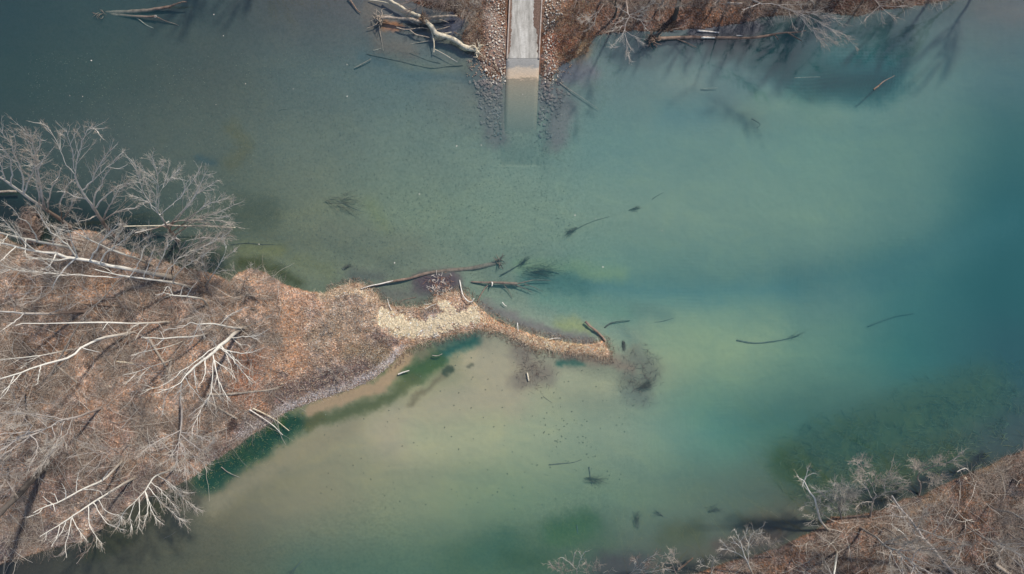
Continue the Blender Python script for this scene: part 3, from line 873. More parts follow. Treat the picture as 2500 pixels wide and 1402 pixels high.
px_tree('sycamore_tree', 'white trunk reaching the left edge above the tan sandbar patch, with brownish upper bark',
  [(196,612),(165,603),(128,597),(94,590),(51,581),(0,568),(-40,556)], 17, .26, [
  ([(94,590),(80,560),(50,530),(20,500)], 17), ([(51,581),(30,560),(0,545)], 18), ([(128,597),(135,575),(150,560)], 12),
  ([(62,584),(62,610),(66,630)], 12), ([(20,573),(0,600)], 17)], dens=0.9)
px_tree('sycamore_tree', 'slim white tree at the island shore leaning up-right towards the open river',
  [(500,700),(520,670),(536,645),(548,622)], 9, .13, [
  ([(536,645),(555,625),(575,612)], 9), ([(548,622),(552,605),(548,592)], 10), ([(520,670),(540,662),(560,660)], 6),
  ([(510,690),(485,650),(455,640)], 6), ([(515,680),(495,640),(500,610)], 8), ([(500,700),(470,668),(450,650)], 6)], dens=1.2)
px_tree('young_tree', 'thin grey sapling leaning over the shore below the pale fan-shaped tree',
  [(418,668),(425,640),(440,610),(455,588)], 9, .11, [
  ([(425,640),(450,622),(480,605),(520,590),(555,578)], 8), ([(440,610),(470,598),(520,580),(560,570)], 8),
  ([(440,610),(430,590),(410,575)], 9), ([(455,588),(500,580),(540,585)], 8), ([(425,640),(470,630),(510,612),(540,600)], 7)], 'grey_bark', 'twig', dens=1.2)
px_tree('young_tree', 'twiggy grey sapling on the island shore left of the leaning sapling pair',
  [(352,672),(358,640),(372,612),(382,590)], 8, .10, [
  ([(358,640),(340,615),(330,595)], 8), ([(372,612),(395,595),(410,578)], 8), ([(358,640),(385,622),(405,600)], 7), ([(372,612),(362,590),(366,575)], 8)], 'grey_bark', 'twig', dens=1.2)
px_tree('young_tree', 'small grey bare tree standing at the dark inlet under the red-trunked tree',
  [(262,640),(268,615),(272,590)], 7, .10, [
  ([(268,615),(250,595),(236,580)], 7), ([(268,615),(290,600),(305,588)], 7), ([(272,590),(262,572)], 8), ([(272,590),(288,575)], 8)], 'grey_bark', 'twig', dens=1.2)
px_tree('young_tree', 'bare multi-stem sapling at the island corner by the bright leaf-covered point',
  [(588,720),(596,690),(600,668),(604,648)], 5, .07, [
  ([(596,690),(618,664),(632,655)], 4), ([(596,690),(580,670),(570,655)], 4), ([(590,712),(612,702),(632,700)], 3), ([(600,668),(614,650)], 5)], 'grey_bark', 'twig_pale', dens=1.3)
# --- leaning white trunks over the leaf floor
px_tree('sycamore_tree', 'short bright white trunk piece bending down to a brown base, left of the sapling thicket',
  [(508,748),(502,738),(490,729),(456,724),(422,721),(399,714)], 9, .20, [
  ([(422,721),(410,700),(398,716)], 9), ([(456,724),(470,700),(480,690)], 7), ([(440,722),(445,705),(452,694)], 7), ([(399,714),(385,722)], 9)], dens=0.7)
px_tree('hardwood_tree', 'brown-based trunk turning white as it runs to the left edge across the leaf floor',
  [(206,760),(170,763),(120,766),(60,765),(0,760),(-40,757)], 13, .26, [
  ([(120,766),(150,755),(180,742)], 6), ([(0,760),(-20,800)], 13), ([(60,765),(30,790),(0,810)], 12)], 'brown_white_bark', 'twig', dens=0.6)
px_tree('sycamore_tree', 'long thin straight white trunk with broken left tip in mid island',
  [(420,786),(405,786),(337,790),(265,788),(200,788),(114,790),(44,790),(38,795)], 15, .17, [
  ([(337,790),(322,800),(310,812)], 7), ([(265,788),(250,806)], 8), ([(380,788),(395,800),(400,815)], 4), ([(360,788),(340,812),(330,830)], 5)], dens=0.6)
px_tree('sycamore_tree', 'white trunk with grey mottled base and forked twiggy top beside the shadowed thicket',
  [(604,802),(570,800),(536,793),(510,790),(485,792),(468,787)], 10, .20, [
  ([(485,792),(495,812),(502,825)], 7), ([(485,792),(490,778),(492,770)], 10), ([(485,792),(470,830),(462,850)], 7), ([(536,793),(560,770),(600,750)], 6),
  ([(590,800),(620,790),(665,768)], 4), ([(468,787),(440,800),(400,805)], 10)], dens=0.8)
px_tree('sycamore_tree', 'curved white trunk with a pointed left tip above the big fan of white limbs',
  [(510,812),(499,817),(470,822),(428,824),(399,827),(375,825),(345,824)], 11, .17, [
  ([(364,826),(358,850),(340,870)], 9), ([(399,827),(385,840),(370,846)], 8)], dens=0.7)
px_tree('sycamore_tree', 'slim white trunk parallel below the curved one, left of the big fan of limbs',
  [(450,832),(430,840),(405,848),(366,856),(350,860)], 9, .11, [([(366,856),(340,862),(320,878)], 9), ([(405,848),(395,865)], 6)], dens=0.8)
px_tree('sycamore_tree', 'thin white slanting trunk just left of the big white fan tree',
  [(424,876),(400,886),(366,896),(335,908),(300,916)], 9, .11, [([(366,896),(350,912),(335,935)], 8), ([(335,908),(320,925),(306,940)], 8)], dens=0.8)
px_tree('sycamore_tree', 'long curving white trunk running down-left to the left edge of the photo',
  [(320,812),(274,821),(248,826),(200,848),(171,872),(100,892),(57,908),(0,926),(-40,940)], 17, .23, [
  ([(100,892),(95,915),(92,938)], 13), ([(57,908),(30,935),(5,960)], 15), ([(200,848),(225,856),(245,860)], 8), ([(40,915),(20,950),(0,975)], 15)], dens=0.8)
px_tree('sycamore_tree', 'thin white trunk above the long curving one, pointing at the left edge',
  [(180,852),(151,858),(100,868),(50,874),(0,878),(-30,880)], 13, .12, [([(100,868),(70,885),(50,900)], 10)], dens=0.6)
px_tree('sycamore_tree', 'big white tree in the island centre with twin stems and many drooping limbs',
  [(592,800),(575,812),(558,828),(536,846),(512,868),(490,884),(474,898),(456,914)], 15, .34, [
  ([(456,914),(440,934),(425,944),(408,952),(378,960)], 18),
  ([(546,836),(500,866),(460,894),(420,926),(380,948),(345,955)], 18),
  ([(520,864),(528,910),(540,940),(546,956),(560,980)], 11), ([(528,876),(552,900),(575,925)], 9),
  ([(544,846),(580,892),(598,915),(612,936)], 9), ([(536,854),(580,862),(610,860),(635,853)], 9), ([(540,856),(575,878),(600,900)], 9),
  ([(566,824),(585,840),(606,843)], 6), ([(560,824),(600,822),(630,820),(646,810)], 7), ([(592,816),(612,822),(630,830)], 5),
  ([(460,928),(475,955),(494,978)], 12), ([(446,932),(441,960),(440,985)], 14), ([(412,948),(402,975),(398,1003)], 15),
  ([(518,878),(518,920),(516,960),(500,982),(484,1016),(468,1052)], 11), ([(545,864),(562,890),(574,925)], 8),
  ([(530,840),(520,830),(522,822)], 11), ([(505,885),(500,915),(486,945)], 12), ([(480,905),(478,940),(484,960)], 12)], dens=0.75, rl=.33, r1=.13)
# --- lower left
px_tree('sycamore_tree', 'bare white dead-topped trunk slanting down-left near the lower left bank',
  [(300,1124),(275,1150),(251,1172),(197,1197),(161,1217),(132,1231),(104,1240),(82,1252)], 14, .20, [
  ([(197,1197),(220,1195),(245,1200),(250,1212)], 10), ([(132,1231),(115,1222),(105,1212)], 12), ([(140,1226),(133,1205)], 11), ([(161,1217),(160,1200),(150,1180)], 11),
  ([(104,1240),(95,1252),(70,1262)], 14), ([(132,1231),(135,1250)], 12), ([(251,1172),(270,1145)], 8), ([(190,1200),(188,1170),(195,1148)], 9)], dens=0.55, thick=1.0)
px_tree('sycamore_tree', 'white tree below the dead-topped trunk with long limbs hanging out over the lower bank',
  [(330,1166),(300,1182),(265,1204),(215,1235),(175,1262),(143,1283),(118,1298),(98,1310)], 15, .19, [
  ([(177,1262),(168,1300),(160,1330),(163,1362)], 11), ([(213,1236),(218,1280),(235,1310),(250,1328)], 10),
  ([(233,1236),(250,1262),(265,1280),(297,1294)], 9), ([(175,1262),(190,1290),(210,1320)], 11), ([(240,1225),(262,1250),(290,1258),(305,1275)], 8),
  ([(143,1283),(140,1310),(125,1335)], 13), ([(265,1204),(285,1192)], 8), ([(160,1272),(150,1300),(135,1320)], 12)], dens=1.1)
px_tree('sycamore_tree', 'white forked tree spreading over the dark water of the lower left bank',
  [(430,1140),(408,1151),(376,1165),(355,1197),(329,1226),(310,1242)], 13, .16, [
  ([(362,1188),(394,1229),(420,1250),(446,1272)], 9), ([(355,1199),(376,1258),(401,1282)], 10), ([(342,1216),(340,1255),(340,1290)], 11),
  ([(387,1168),(430,1200),(455,1222),(478,1242)], 8), ([(385,1165),(415,1180),(440,1200),(462,1205)], 8), ([(329,1226),(318,1260),(322,1290)], 11),
  ([(355,1199),(362,1240),(352,1280)], 10), ([(310,1242),(296,1262),(290,1285)], 12), ([(370,1180),(395,1200),(430,1240)], 9)], dens=1.25)
auto_tree('hardwood_tree', 'wide grey twiggy crown spreading over the leaves in the lower left of the island', 262, 992, 15, 5.0, 13, 'grey_bark', 'twig_pale', 1.15, (-1.4, -1.0), .2, seed=11, fork=.35)
px_tree('hardwood_tree', 'upright grey trunk ending in a fan of fine branches by the south bank',
  [(440,965),(444,1005),(442,1043),(437,1079)], 13, .22, [
  ([(437,1079),(433,1115),(428,1150)], 17), ([(440,1060),(475,1090),(498,1100),(520,1080)], 14), ([(437,1079),(470,1110),(500,1132)], 16), ([(437,1079),(455,1125),(480,1150)], 17),
  ([(440,1050),(410,1065),(380,1080),(345,1105)], 13), ([(437,1079),(420,1110),(405,1135)], 16), ([(442,1055),(470,1060),(510,1075)], 13), ([(438,1070),(450,1100),(452,1148)], 17)], 'grey_bark', 'twig_pale', dens=1.15)
px_tree('hardwood_tree', 'faint grey crown by the left edge below the long curving white trunk',
  [(62,960),(50,980),(43,993)], 10, .16, [
  ([(43,993),(80,985),(110,985),(138,988)], 12), ([(43,993),(75,1010),(108,1026)], 12), ([(43,993),(15,1010),(0,1030)], 13), ([(43,993),(30,960),(12,945)], 12),
  ([(43,993),(60,1020),(70,1045)], 12), ([(43,993),(20,985),(-15,985)], 13), ([(43,993),(35,1020),(20,1050)], 13)], 'grey_bark', 'twig', dens=1.2)
px_tree('shadow_trunk_tree', 'broad dark brown leaning trunk standing in for a cast shadow at the lower left edge',  # dark trunk added in place of a trunk's cast shadow
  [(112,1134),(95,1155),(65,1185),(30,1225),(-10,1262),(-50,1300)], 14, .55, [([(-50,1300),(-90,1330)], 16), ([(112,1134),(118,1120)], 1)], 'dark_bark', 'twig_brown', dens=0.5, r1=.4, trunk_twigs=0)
px_tree('hardwood_tree', 'small grey crown half cut off by the left edge above the broad dark shadow trunk',
  [(20,1140),(8,1150),(0,1158)], 9, .13, [([(0,1158),(30,1160),(52,1162)], 11), ([(0,1158),(20,1180),(32,1200)], 11), ([(0,1158),(10,1130),(30,1112)], 11), ([(0,1158),(-25,1170)], 12)], 'grey_bark', 'twig', dens=1.2)
for k, (bx_, by_, h, sp, lb) in enumerate([
  (150, 1110, 9, 3.2, 'low grey bare tree between the wide grey crown and the broad dark shadow trunk'),
  (330, 1080, 8, 2.6, 'small grey bare tree between the two grey crowns on the lower island'),
  (420, 900, 7, 2.2, 'thin brown bare tree in the shaded gap left of the big white fan tree'),
  (560, 765, 7, 2.6, 'dark twiggy tree in the thicket above the big white fan tree'),
  (300, 730, 8, 2.6, 'slim brown bare tree below the long thin white trunk'),
  (90, 660, 9, 2.8, 'brown twiggy tree beside the tan patch near the left edge'),
  (95, 1010, 9, 2.8, 'brown twiggy tree in front of the wide grey crown near the left edge'),
  (200, 700, 9, 2.6, 'bare brown tree between two white trunks in the upper left of the island'),
  (250, 1290, 7, 2.4, 'twiggy dark tree right on the lower left bank beneath the hanging white limbs'),
  (60, 1300, 8, 2.6, 'twiggy grey tree at the muddy lower left corner of the island')]):
    auto_tree('young_hardwood_tree', lb, bx_, by_, h, sp, 8, 'grey_bark', 'twig' if k % 2 else 'twig_brown', 0.95, (-h * .05, 0), .09, seed=30 + k, fork=.3)

# --- bottom right bank
px_tree('leaning_snag_tree', 'pale crooked snag leaning over the river with a twiggy tip, lower right bank',
  [(2024,1296),(2004,1273),(1995,1241),(1988,1215),(1979,1205),(1970,1188),(1963,1174)], 12, .20, [
  ([(1963,1174),(1972,1162),(1988,1154)], 13), ([(1963,1174),(1970,1155),(1973,1140)], 14), ([(1963,1174),(1952,1168),(1945,1158)], 14), ([(1963,1174),(1958,1190)], 12)], 'white_bark', 'twig', dens=1.1, r1=.09, trunk_twigs=0.05)
px_tree('bare_willow_tree', 'round grey many-branched crown beside the crooked snag',
  [(2054,1268),(2052,1252),(2048,1240)], 4, .16, [
  ([(2052,1250),(2040,1215),(2022,1190)], 10), ([(2052,1250),(2045,1205),(2040,1180)], 11), ([(2050,1245),(2055,1205),(2062,1182)], 11), ([(2050,1245),(2070,1210),(2086,1188)], 10),
  ([(2052,1252),(2080,1225),(2090,1210)], 8), ([(2052,1252),(2030,1225),(2005,1205)], 9), ([(2052,1252),(2025,1240),(2000,1225)], 7), ([(2048,1240),(2050,1210),(2050,1185)], 11), ([(2052,1250),(2062,1220),(2075,1200)], 9)], 'grey_bark', 'twig_pale', dens=1.05)
px_tree('bare_willow_tree', 'smaller grey bush-like crown hanging over the water left of the crooked snag\'s base',
  [(2036,1274),(2020,1264),(2008,1255)], 4, .12, [
  ([(2008,1255),(1985,1240),(1966,1232)], 7), ([(2008,1255),(1985,1255),(1964,1258)], 6), ([(2008,1255),(1990,1230),(1975,1215)], 7), ([(2008,1255),(1990,1268),(1972,1280)], 5), ([(2008,1255),(2000,1235),(1998,1220)], 7)], 'grey_bark', 'twig_pale', dens=1.05)
px_tree('hardwood_tree', 'bare tree with looping double stem over dark water, lower right bank',
  [(2124,1262),(2128,1240),(2132,1222),(2139,1208)], 8, .18, [
  ([(2130,1222),(2123,1204),(2105,1172),(2093,1149)], 13), ([(2139,1206),(2119,1167),(2100,1133),(2096,1118)], 14),
  ([(2136,1210),(2150,1212),(2160,1200),(2160,1172),(2172,1149)], 13), ([(2160,1200),(2185,1200),(2205,1190)], 11), ([(2160,1172),(2180,1165),(2200,1168)], 12),
  ([(2139,1200),(2140,1175),(2130,1155)], 13), ([(2130,1225),(2105,1228),(2090,1240)], 8), ([(2160,1190),(2190,1180),(2212,1178)], 12)], 'grey_bark', 'twig', dens=1.3)
px_tree('hardwood_tree', 'tall grey tree whose long double trunk slants up-left from the bottom edge',
  [(2332,1404),(2300,1369),(2278,1339),(2255,1316),(2238,1291),(2218,1263),(2198,1241),(2178,1211)], 15, .28, [
  ([(2238,1290),(2262,1298),(2280,1306),(2318,1319),(2350,1325)], 14), ([(2255,1316),(2235,1305),(2222,1285),(2205,1262)], 14), ([(2218,1263),(2195,1262),(2175,1250)], 15),
  ([(2238,1291),(2250,1265),(2262,1250)], 14), ([(2198,1241),(2185,1235),(2165,1232)], 15), ([(2278,1339),(2255,1335),(2230,1330)], 12), ([(2278,1306),(2290,1285),(2288,1265)], 14), ([(2300,1369),(2320,1360),(2345,1362)], 10)], 'grey_bark', 'twig', dens=1.1)
px_tree('bare_willow_tree', 'grey sapling bent into a loop over dark water near the right edge',
  [(2242,1210),(2247,1195),(2246,1178),(2240,1168),(2246,1154),(2275,1140),(2313,1130),(2353,1103)], 9, .13, [
  ([(2246,1176),(2280,1173),(2305,1158)], 7), ([(2246,1156),(2240,1140),(2234,1128)], 9), ([(2275,1140),(2285,1128),(2296,1122)], 9), ([(2313,1130),(2330,1132),(2345,1138)], 9), ([(2262,1150),(2272,1158),(2275,1168)], 7), ([(2240,1145),(2228,1138)], 9)], 'grey_bark', 'twig', dens=1.3)
px_tree('bare_willow_tree', 'branching pale tree with a curved left limb at the water\'s edge right of bottom centre',
  [(1838,1404),(1826,1375),(1818,1358),(1807,1322)], 8, .16, [
  ([(1807,1322),(1797,1301),(1792,1290)], 10), ([(1828,1376),(1829,1319),(1843,1297)], 10), ([(1822,1366),(1800,1350),(1782,1344),(1757,1337)], 7), ([(1782,1344),(1770,1330),(1762,1322)], 8),
  ([(1807,1322),(1820,1305),(1826,1290)], 10), ([(1843,1312),(1856,1302),(1862,1294)], 10), ([(1812,1340),(1795,1325),(1784,1310)], 9)], 'white_bark', 'twig', dens=1.1)
px_tree('bare_willow_tree', 'slim grey tree with a bent stem just right of the branching pale tree',
  [(1885,1362),(1875,1351),(1854,1326),(1846,1306)], 7, .09, [([(1854,1326),(1862,1308)], 8), ([(1870,1345),(1885,1328),(1900,1320)], 6), ([(1870,1345),(1880,1330),(1876,1318)], 6)], 'grey_bark', 'twig', dens=1.1)
px_tree('dead_snag_tree', 'small white knobbly snag with curled arms at the bottom edge',
  [(1738,1402),(1737,1385),(1741,1370),(1744,1360)], 4, .13, [([(1737,1388),(1722,1382),(1712,1378),(1709,1368)], 3.5), ([(1738,1385),(1746,1375),(1743,1362)], 4), ([(1740,1372),(1732,1366)], 4), ([(1744,1362),(1738,1358)], 4.4)], 'white_bark', 'twig_pale', dens=0.8)
px_tree('bare_willow_tree', 'pale Y-forked tree leaning over the green water, leftmost on the bottom edge',
  [(1409,1412),(1408,1396),(1408,1388)], 5, .12, [
  ([(1408,1392),(1400,1384),(1392,1375),(1385,1370)], 7), ([(1408,1390),(1414,1374),(1421,1357),(1430,1346)], 8), ([(1398,1382),(1400,1365),(1403,1352)], 7), ([(1421,1357),(1412,1346)], 8), ([(1385,1370),(1375,1362)], 7)], 'white_bark', 'twig', dens=1.1, tl=.9)
px_tree('bare_willow_tree', 'low grey bush with long side shoots left of the pale Y-forked tree',
  [(1380,1414),(1374,1402)], 3, .09, [([(1374,1402),(1360,1392),(1342,1376)], 6), ([(1374,1402),(1365,1385),(1362,1374)], 6), ([(1376,1402),(1380,1385),(1374,1372)], 6), ([(1376,1402),(1392,1390),(1398,1372)], 6)], 'grey_bark', 'twig', dens=1.1, tl=.9)
px_tree('bare_willow_tree', 'grey bush with upright shoots right of the pale Y-forked tree',
  [(1442,1414),(1440,1402)], 3, .09, [([(1440,1402),(1434,1385),(1431,1370)], 6), ([(1440,1402),(1450,1385),(1456,1370)], 6), ([(1440,1402),(1452,1392),(1462,1378)], 6), ([(1440,1402),(1428,1390)], 6)], 'grey_bark', 'twig', dens=1.1, tl=.9)
px_tree('bare_willow_tree', 'pale broad-branched tree sweeping up-right at the bottom edge, centre right',
  [(1532,1412),(1540,1400),(1550,1391)], 4, .15, [
  ([(1550,1391),(1560,1382),(1580,1364),(1598,1354)], 8), ([(1540,1399),(1560,1400),(1590,1396),(1632,1390)], 6), ([(1546,1394),(1552,1375),(1548,1362)], 7), ([(1560,1396),(1575,1380),(1584,1372)], 7), ([(1590,1396),(1602,1385),(1610,1380)], 6), ([(1550,1391),(1566,1390),(1582,1382)], 6)], 'white_bark', 'twig_brown', dens=1.3)
px_tree('bare_willow_tree', 'grey forked sapling over the olive shallows, right of the broad-branched tree',
  [(1654,1412),(1650,1400),(1640,1376),(1632,1362),(1622,1348)], 7, .10, [([(1640,1376),(1628,1375),(1616,1378)], 6), ([(1644,1386),(1656,1375),(1646,1362),(1644,1350)], 7), ([(1635,1366),(1640,1352),(1638,1345)], 8), ([(1644,1384),(1630,1386),(1618,1390)], 5)], 'grey_bark', 'twig', dens=1.1)
px_tree('dead_snag_tree', 'tiny white snag poking up at the bottom edge between two pale trees',
  [(1487,1410),(1486,1398),(1496,1386)], 3, .08, [([(1488,1396),(1482,1394)], 3), ([(1492,1390),(1498,1392)], 3)], 'white_bark', 'twig_pale', dens=0.5)
auto_tree('hardwood_tree', 'large blurred grey crown over the bank below the round bare crown', 2095, 1285, 14, 4.6, 14, 'grey_bark', 'twig', 1.25, (.6, -.3), .2, seed=51, fork=.4)
px_tree('hardwood_tree', 'straight thin pale trunk standing on the lower right bank at the bottom edge',
  [(2044,1346),(2040,1375),(2036,1404),(2034,1420)], 12, .16, [([(2034,1420),(2020,1440)], 14)], 'white_bark', 'twig', dens=0.5, r1=.12, trunk_twigs=0)
px_tree('hardwood_tree', 'thin double grey stem left of the straight pale trunk at the bottom edge',
  [(2006,1348),(2012,1366),(2024,1390),(2030,1404)], 10, .10, [([(2008,1352),(2008,1372),(2016,1392)], 9)], 'grey_bark', 'twig', dens=0.5, r1=.07, trunk_twigs=0)
px_tree('hardwood_tree', 'short pale leaning trunk between the large blurred crown and the double-trunked tree',
  [(2222,1326),(2206,1304),(2188,1290)], 8, .12, [([(2188,1290),(2175,1280)], 9), ([(2222,1322),(2200,1328)], 3)], 'white_bark', 'twig', dens=0.8)
for k, (bx_, by_, h, sp, lb) in enumerate([
  (2400, 1225, 13, 4.4, 'faint grey crown near the right edge behind the pebbly bank edge'),
  (2440, 1290, 13, 4.0, 'grey bare crown at the right edge over the dark stony slope'),
  (2340, 1275, 12, 3.8, 'grey bare crown over the rusty patch, right of the tall double-trunked tree'),
  (2190, 1350, 12, 3.6, 'grey bare tree at the bottom edge left of the tall double-trunked tree'),
  (2440, 1372, 12, 4.0, 'grey bare tree in the bottom right corner'),
  (1930, 1362, 9, 2.8, 'brownish bare tree on the leafy slope below the crooked snag'),
  (2465, 1165, 9, 2.8, 'small bare tree on the leafy bank top at the right edge'),
  (2150, 1285, 9, 2.8, 'twiggy grey tree on the tan bank right of the large blurred crown'),
  (1850, 1392, 8, 2.2, 'brown sapling on the leafy bank right of the small white snag')]):
    auto_tree('bare_bank_tree', lb, bx_, by_, h, sp, 9, 'grey_bark', 'twig' if k % 3 else 'twig_brown', 0.95, (.3, -.2), .12, seed=60 + k, fork=.35)

# --- top bank
px_tree('hardwood_tree', 'pale bare tree spreading from the top bank down over the river, right of the ramp',
  [(1528,4),(1531,19),(1533,33),(1538,40)], 7, .20, [
  ([(1538,34),(1559,29),(1574,19),(1596,8)], 9), ([(1540,38),(1528,57),(1525,74),(1530,96),(1531,118),(1536,144)], 8),
  ([(1540,39),(1562,50),(1572,62),(1578,72)], 8), ([(1525,75),(1545,89),(1569,106)], 7), ([(1525,76),(1510,95),(1500,108)], 7), ([(1531,100),(1520,112),(1498,118)], 6),
  ([(1534,44),(1515,50),(1502,60)], 8), ([(1533,33),(1515,22),(1505,12)], 8), ([(1527,60),(1515,64),(1500,72)], 8), ([(1538,36),(1560,38),(1580,36)], 8)], 'grey_bark', 'twig_pale', dens=1.3)
px_tree('bare_willow_tree', 'grey bare sapling on the top bank between the ramp and the pale spreading tree',
  [(1474,10),(1465,25),(1455,38)], 5, .09, [([(1465,25),(1440,42),(1422,52)], 6), ([(1458,35),(1446,62),(1438,72)], 6), ([(1460,30),(1484,44),(1492,54)], 6), ([(1455,38),(1452,60),(1460,74)], 6), ([(1455,38),(1430,60)], 6)], 'grey_bark', 'twig_pale', dens=1.1)
px_tree('bare_willow_tree', 'low grey shrub tree just left of the ramp\'s stony edge at the top',
  [(1172,28),(1178,22)], 2.2, .06, [([(1178,22),(1195,5),(1200,-4)], 4), ([(1178,22),(1160,12),(1146,8)], 4), ([(1178,22),(1160,32),(1148,40)], 3.5), ([(1178,22),(1196,34),(1202,44)], 3.5), ([(1178,22),(1172,2)], 4), ([(1178,22),(1185,42)], 3.5)], 'grey_bark', 'twig_pale', dens=1.1)
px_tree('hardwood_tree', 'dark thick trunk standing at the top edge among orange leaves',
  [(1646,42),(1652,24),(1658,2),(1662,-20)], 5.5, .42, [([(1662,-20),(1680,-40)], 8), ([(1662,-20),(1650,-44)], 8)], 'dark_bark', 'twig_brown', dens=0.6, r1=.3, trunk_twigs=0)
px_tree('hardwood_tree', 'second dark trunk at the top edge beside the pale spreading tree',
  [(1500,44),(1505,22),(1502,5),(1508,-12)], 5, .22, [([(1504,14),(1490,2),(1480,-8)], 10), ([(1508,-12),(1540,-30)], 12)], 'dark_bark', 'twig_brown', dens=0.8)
px_tree('hardwood_tree', 'long-limbed grey tree reaching right over the river from the top bank',
  [(1790,-28),(1830,-4),(1860,10)], 8, .22, [
  ([(1860,10),(1895,14),(1924,22),(1975,42),(2020,66),(2064,86)], 9), ([(1924,22),(1950,38),(2000,90),(2020,105)], 8), ([(1855,10),(1830,18),(1812,24)], 9), ([(1935,26),(1985,34),(2030,44),(2058,60)], 10),
  ([(1965,40),(1962,70),(1958,82)], 8), ([(1985,48),(2010,80),(2040,108)], 8), ([(1990,30),(1986,5),(1975,-8)], 11), ([(1960,30),(1950,5),(1955,-10)], 11), ([(1975,42),(1990,75),(2010,112)], 7), ([(1924,22),(1932,50),(1940,70)], 8)], 'grey_bark', 'twig', dens=1.25)
px_tree('hardwood_tree', 'grey twiggy tree hanging over the water at the thin end of the top right bank',
  [(2120,-20),(2138,2),(2148,14)], 7, .14, [([(2148,14),(2152,40),(2156,58)], 6), ([(2148,14),(2180,16),(2215,14)], 8), ([(2148,14),(2125,35),(2110,50)], 7), ([(2148,14),(2170,35),(2185,45)], 7), ([(2138,2),(2165,-5),(2200,0)], 8)], 'grey_bark', 'twig', dens=1.1)
px_tree('bare_willow_tree', 'brown twiggy bush overhanging the water above the fallen cream log',
  [(1020,-14),(1026,2),(1030,14)], 2.2, .07, [([(1030,14),(1036,30),(1046,44)], 1.4), ([(1030,14),(1010,22),(1000,30)], 1.6), ([(1028,8),(1055,18),(1080,25)], 2), ([(1026,2),(1000,5),(980,10)], 2.4), ([(1026,4),(1050,0),(1075,6)], 3), ([(1030,14),(1022,28)], 1.5)], 'grey_bark', 'twig_brown', dens=1.8)
for k, (bx_, by_, h, sp, lb) in enumerate([
  (1100, -2, 4, 2.4, 'reddish brown bare bush on the top bank above the dark inlet'),
  (1145, 30, 3.4, 1.9, 'low brown bush on the point left of the stony ramp edge'),
  (1410, 12, 4, 2.4, 'brown bare bush on the top bank right of the pale stones'),
  (1600, 30, 6, 2.6, 'bare brown tree between the pale spreading tree and the dark thick trunk'),
  (1735, 22, 6, 2.6, 'bare brown tree right of the dark thick trunk on the top bank'),
  (1860, -10, 8, 3.0, 'bare grey tree at the top edge behind the forked white log'),
  (2040, -18, 9, 3.4, 'dark bare tree at the top edge over the shaded end of the bank'),
  (2230, -40, 9, 3.4, 'bare tree whose branch tips hang into the top right corner')]):
    auto_tree('bare_bush' if h < 5 else 'bare_bank_tree', lb, bx_, by_, h, sp, 10, 'grey_bark', ['twig_brown', 'twig'][k % 2], 1.3, (0, -.6), .07 if h < 5 else .12, cat='bush' if h < 5 else 'tree', seed=80 + k, fork=.15)
# trees just beyond the top edge whose tips mirror in the river
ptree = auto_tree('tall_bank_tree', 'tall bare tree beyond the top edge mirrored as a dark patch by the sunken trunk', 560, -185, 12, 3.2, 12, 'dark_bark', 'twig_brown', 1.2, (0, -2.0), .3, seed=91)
for px_, py_, sc_, rot_, lb in [(655,-175,.9,2.0,'tall bare tree beyond the top edge mirrored as a thin dark branch, upper left'),
   (1475,-10,.62,1.0,'bare tree on the top bank mirrored as the forked dark shape right of the ramp'),
   (1600,-20,.66,4.0,'bare tree on the top bank mirrored below the rootwad of the long log'),
   (1760,-40,.8,5.0,'bare tree at the top edge mirrored beside the long log'),
   (1930,-50,.9,3.0,'bare tree at the top edge mirrored left of the deep blue pool'),
   (2030,-60,1.0,.5,'bare tree at the top edge mirrored above the deep blue pool'),
   (1850,-20,.6,3.6,'added low dark tree, top edge, darkening the reflection under the forked pale tip'),  # this and the next two are added to deepen the dark reflection
   (1985,-25,.7,1.7,'added low dark tree, top edge, darkening the reflection right of the forked pale tip'),
   (2075,-45,.8,4.4,'added dark tree, top edge, darkening the reflection over the deep blue pool'),
   (2290,-50,1.0,2.5,'bare tree beyond the top edge mirrored as left dark patch, top right corner'),
   (2395,-50,.95,1.5,'bare tree beyond the top edge mirrored as right dark streak, top right corner')]:
    copy_tree(ptree, ((px_ - 1250) * S, (701 - py_) * S, float(zat(px_, py_)[0]) - .1), lb, None, rot_ * .5, sc_)

# ------------------------------------------------------------------ boat ramp
def slab_strip(mb, rows, thick=0.3):
    """rows: list of (py, x_left, x_right, z) in apparent pixels"""
    n = len(rows); V = []
    for py, xl, xr, zz in rows:
        for t in np.linspace(0, 1, 9):
            V.append(P(xl + (xr - xl) * t, py, zz))
        a_ = P(xl, py, zz); b_ = P(xr, py, zz)
        V.append((b_[0], b_[1], zz - thick)); V.append((a_[0], a_[1], zz - thick))
    F = []
    for i in range(n - 1):
        for k in range(11):
            F.append([i * 11 + k, (i + 1) * 11 + k, (i + 1) * 11 + (k + 1) % 11, i * 11 + (k + 1) % 11])
    F.append([0, 8, 9, 10]); o = (n - 1) * 11; F.append([o, o + 10, o + 9, o + 8])
    # caps along the top edge line
    mb.add(V, F)
m, nt, b = mat_new('broomed_concrete')
n1 = noise(nt, 1.1, 5, 0.65, stretch=(1.6, .28, 1)); r1_ = ramp(nt, n1.outputs[0], [(0.32, (.30, .285, .255)), (0.5, (.50, .48, .435)), (0.68, (.68, .66, .61))])
n2 = noise(nt, 10, 4, 0.8, stretch=(.35, 2.2, 1)); r2_ = ramp(nt, n2.outputs[0], [(0.35, .78), (0.65, 1.12)])
c1_ = mixc(nt, r1_.outputs[0], r2_.outputs[0], 1.0, 'MULTIPLY')
nt.links.new(c1_, b.inputs['Base Color']); bump(nt, b, n2.outputs[0], .5, .02); M['concrete'] = m
m, nt, b = mat_new('wet_concrete')
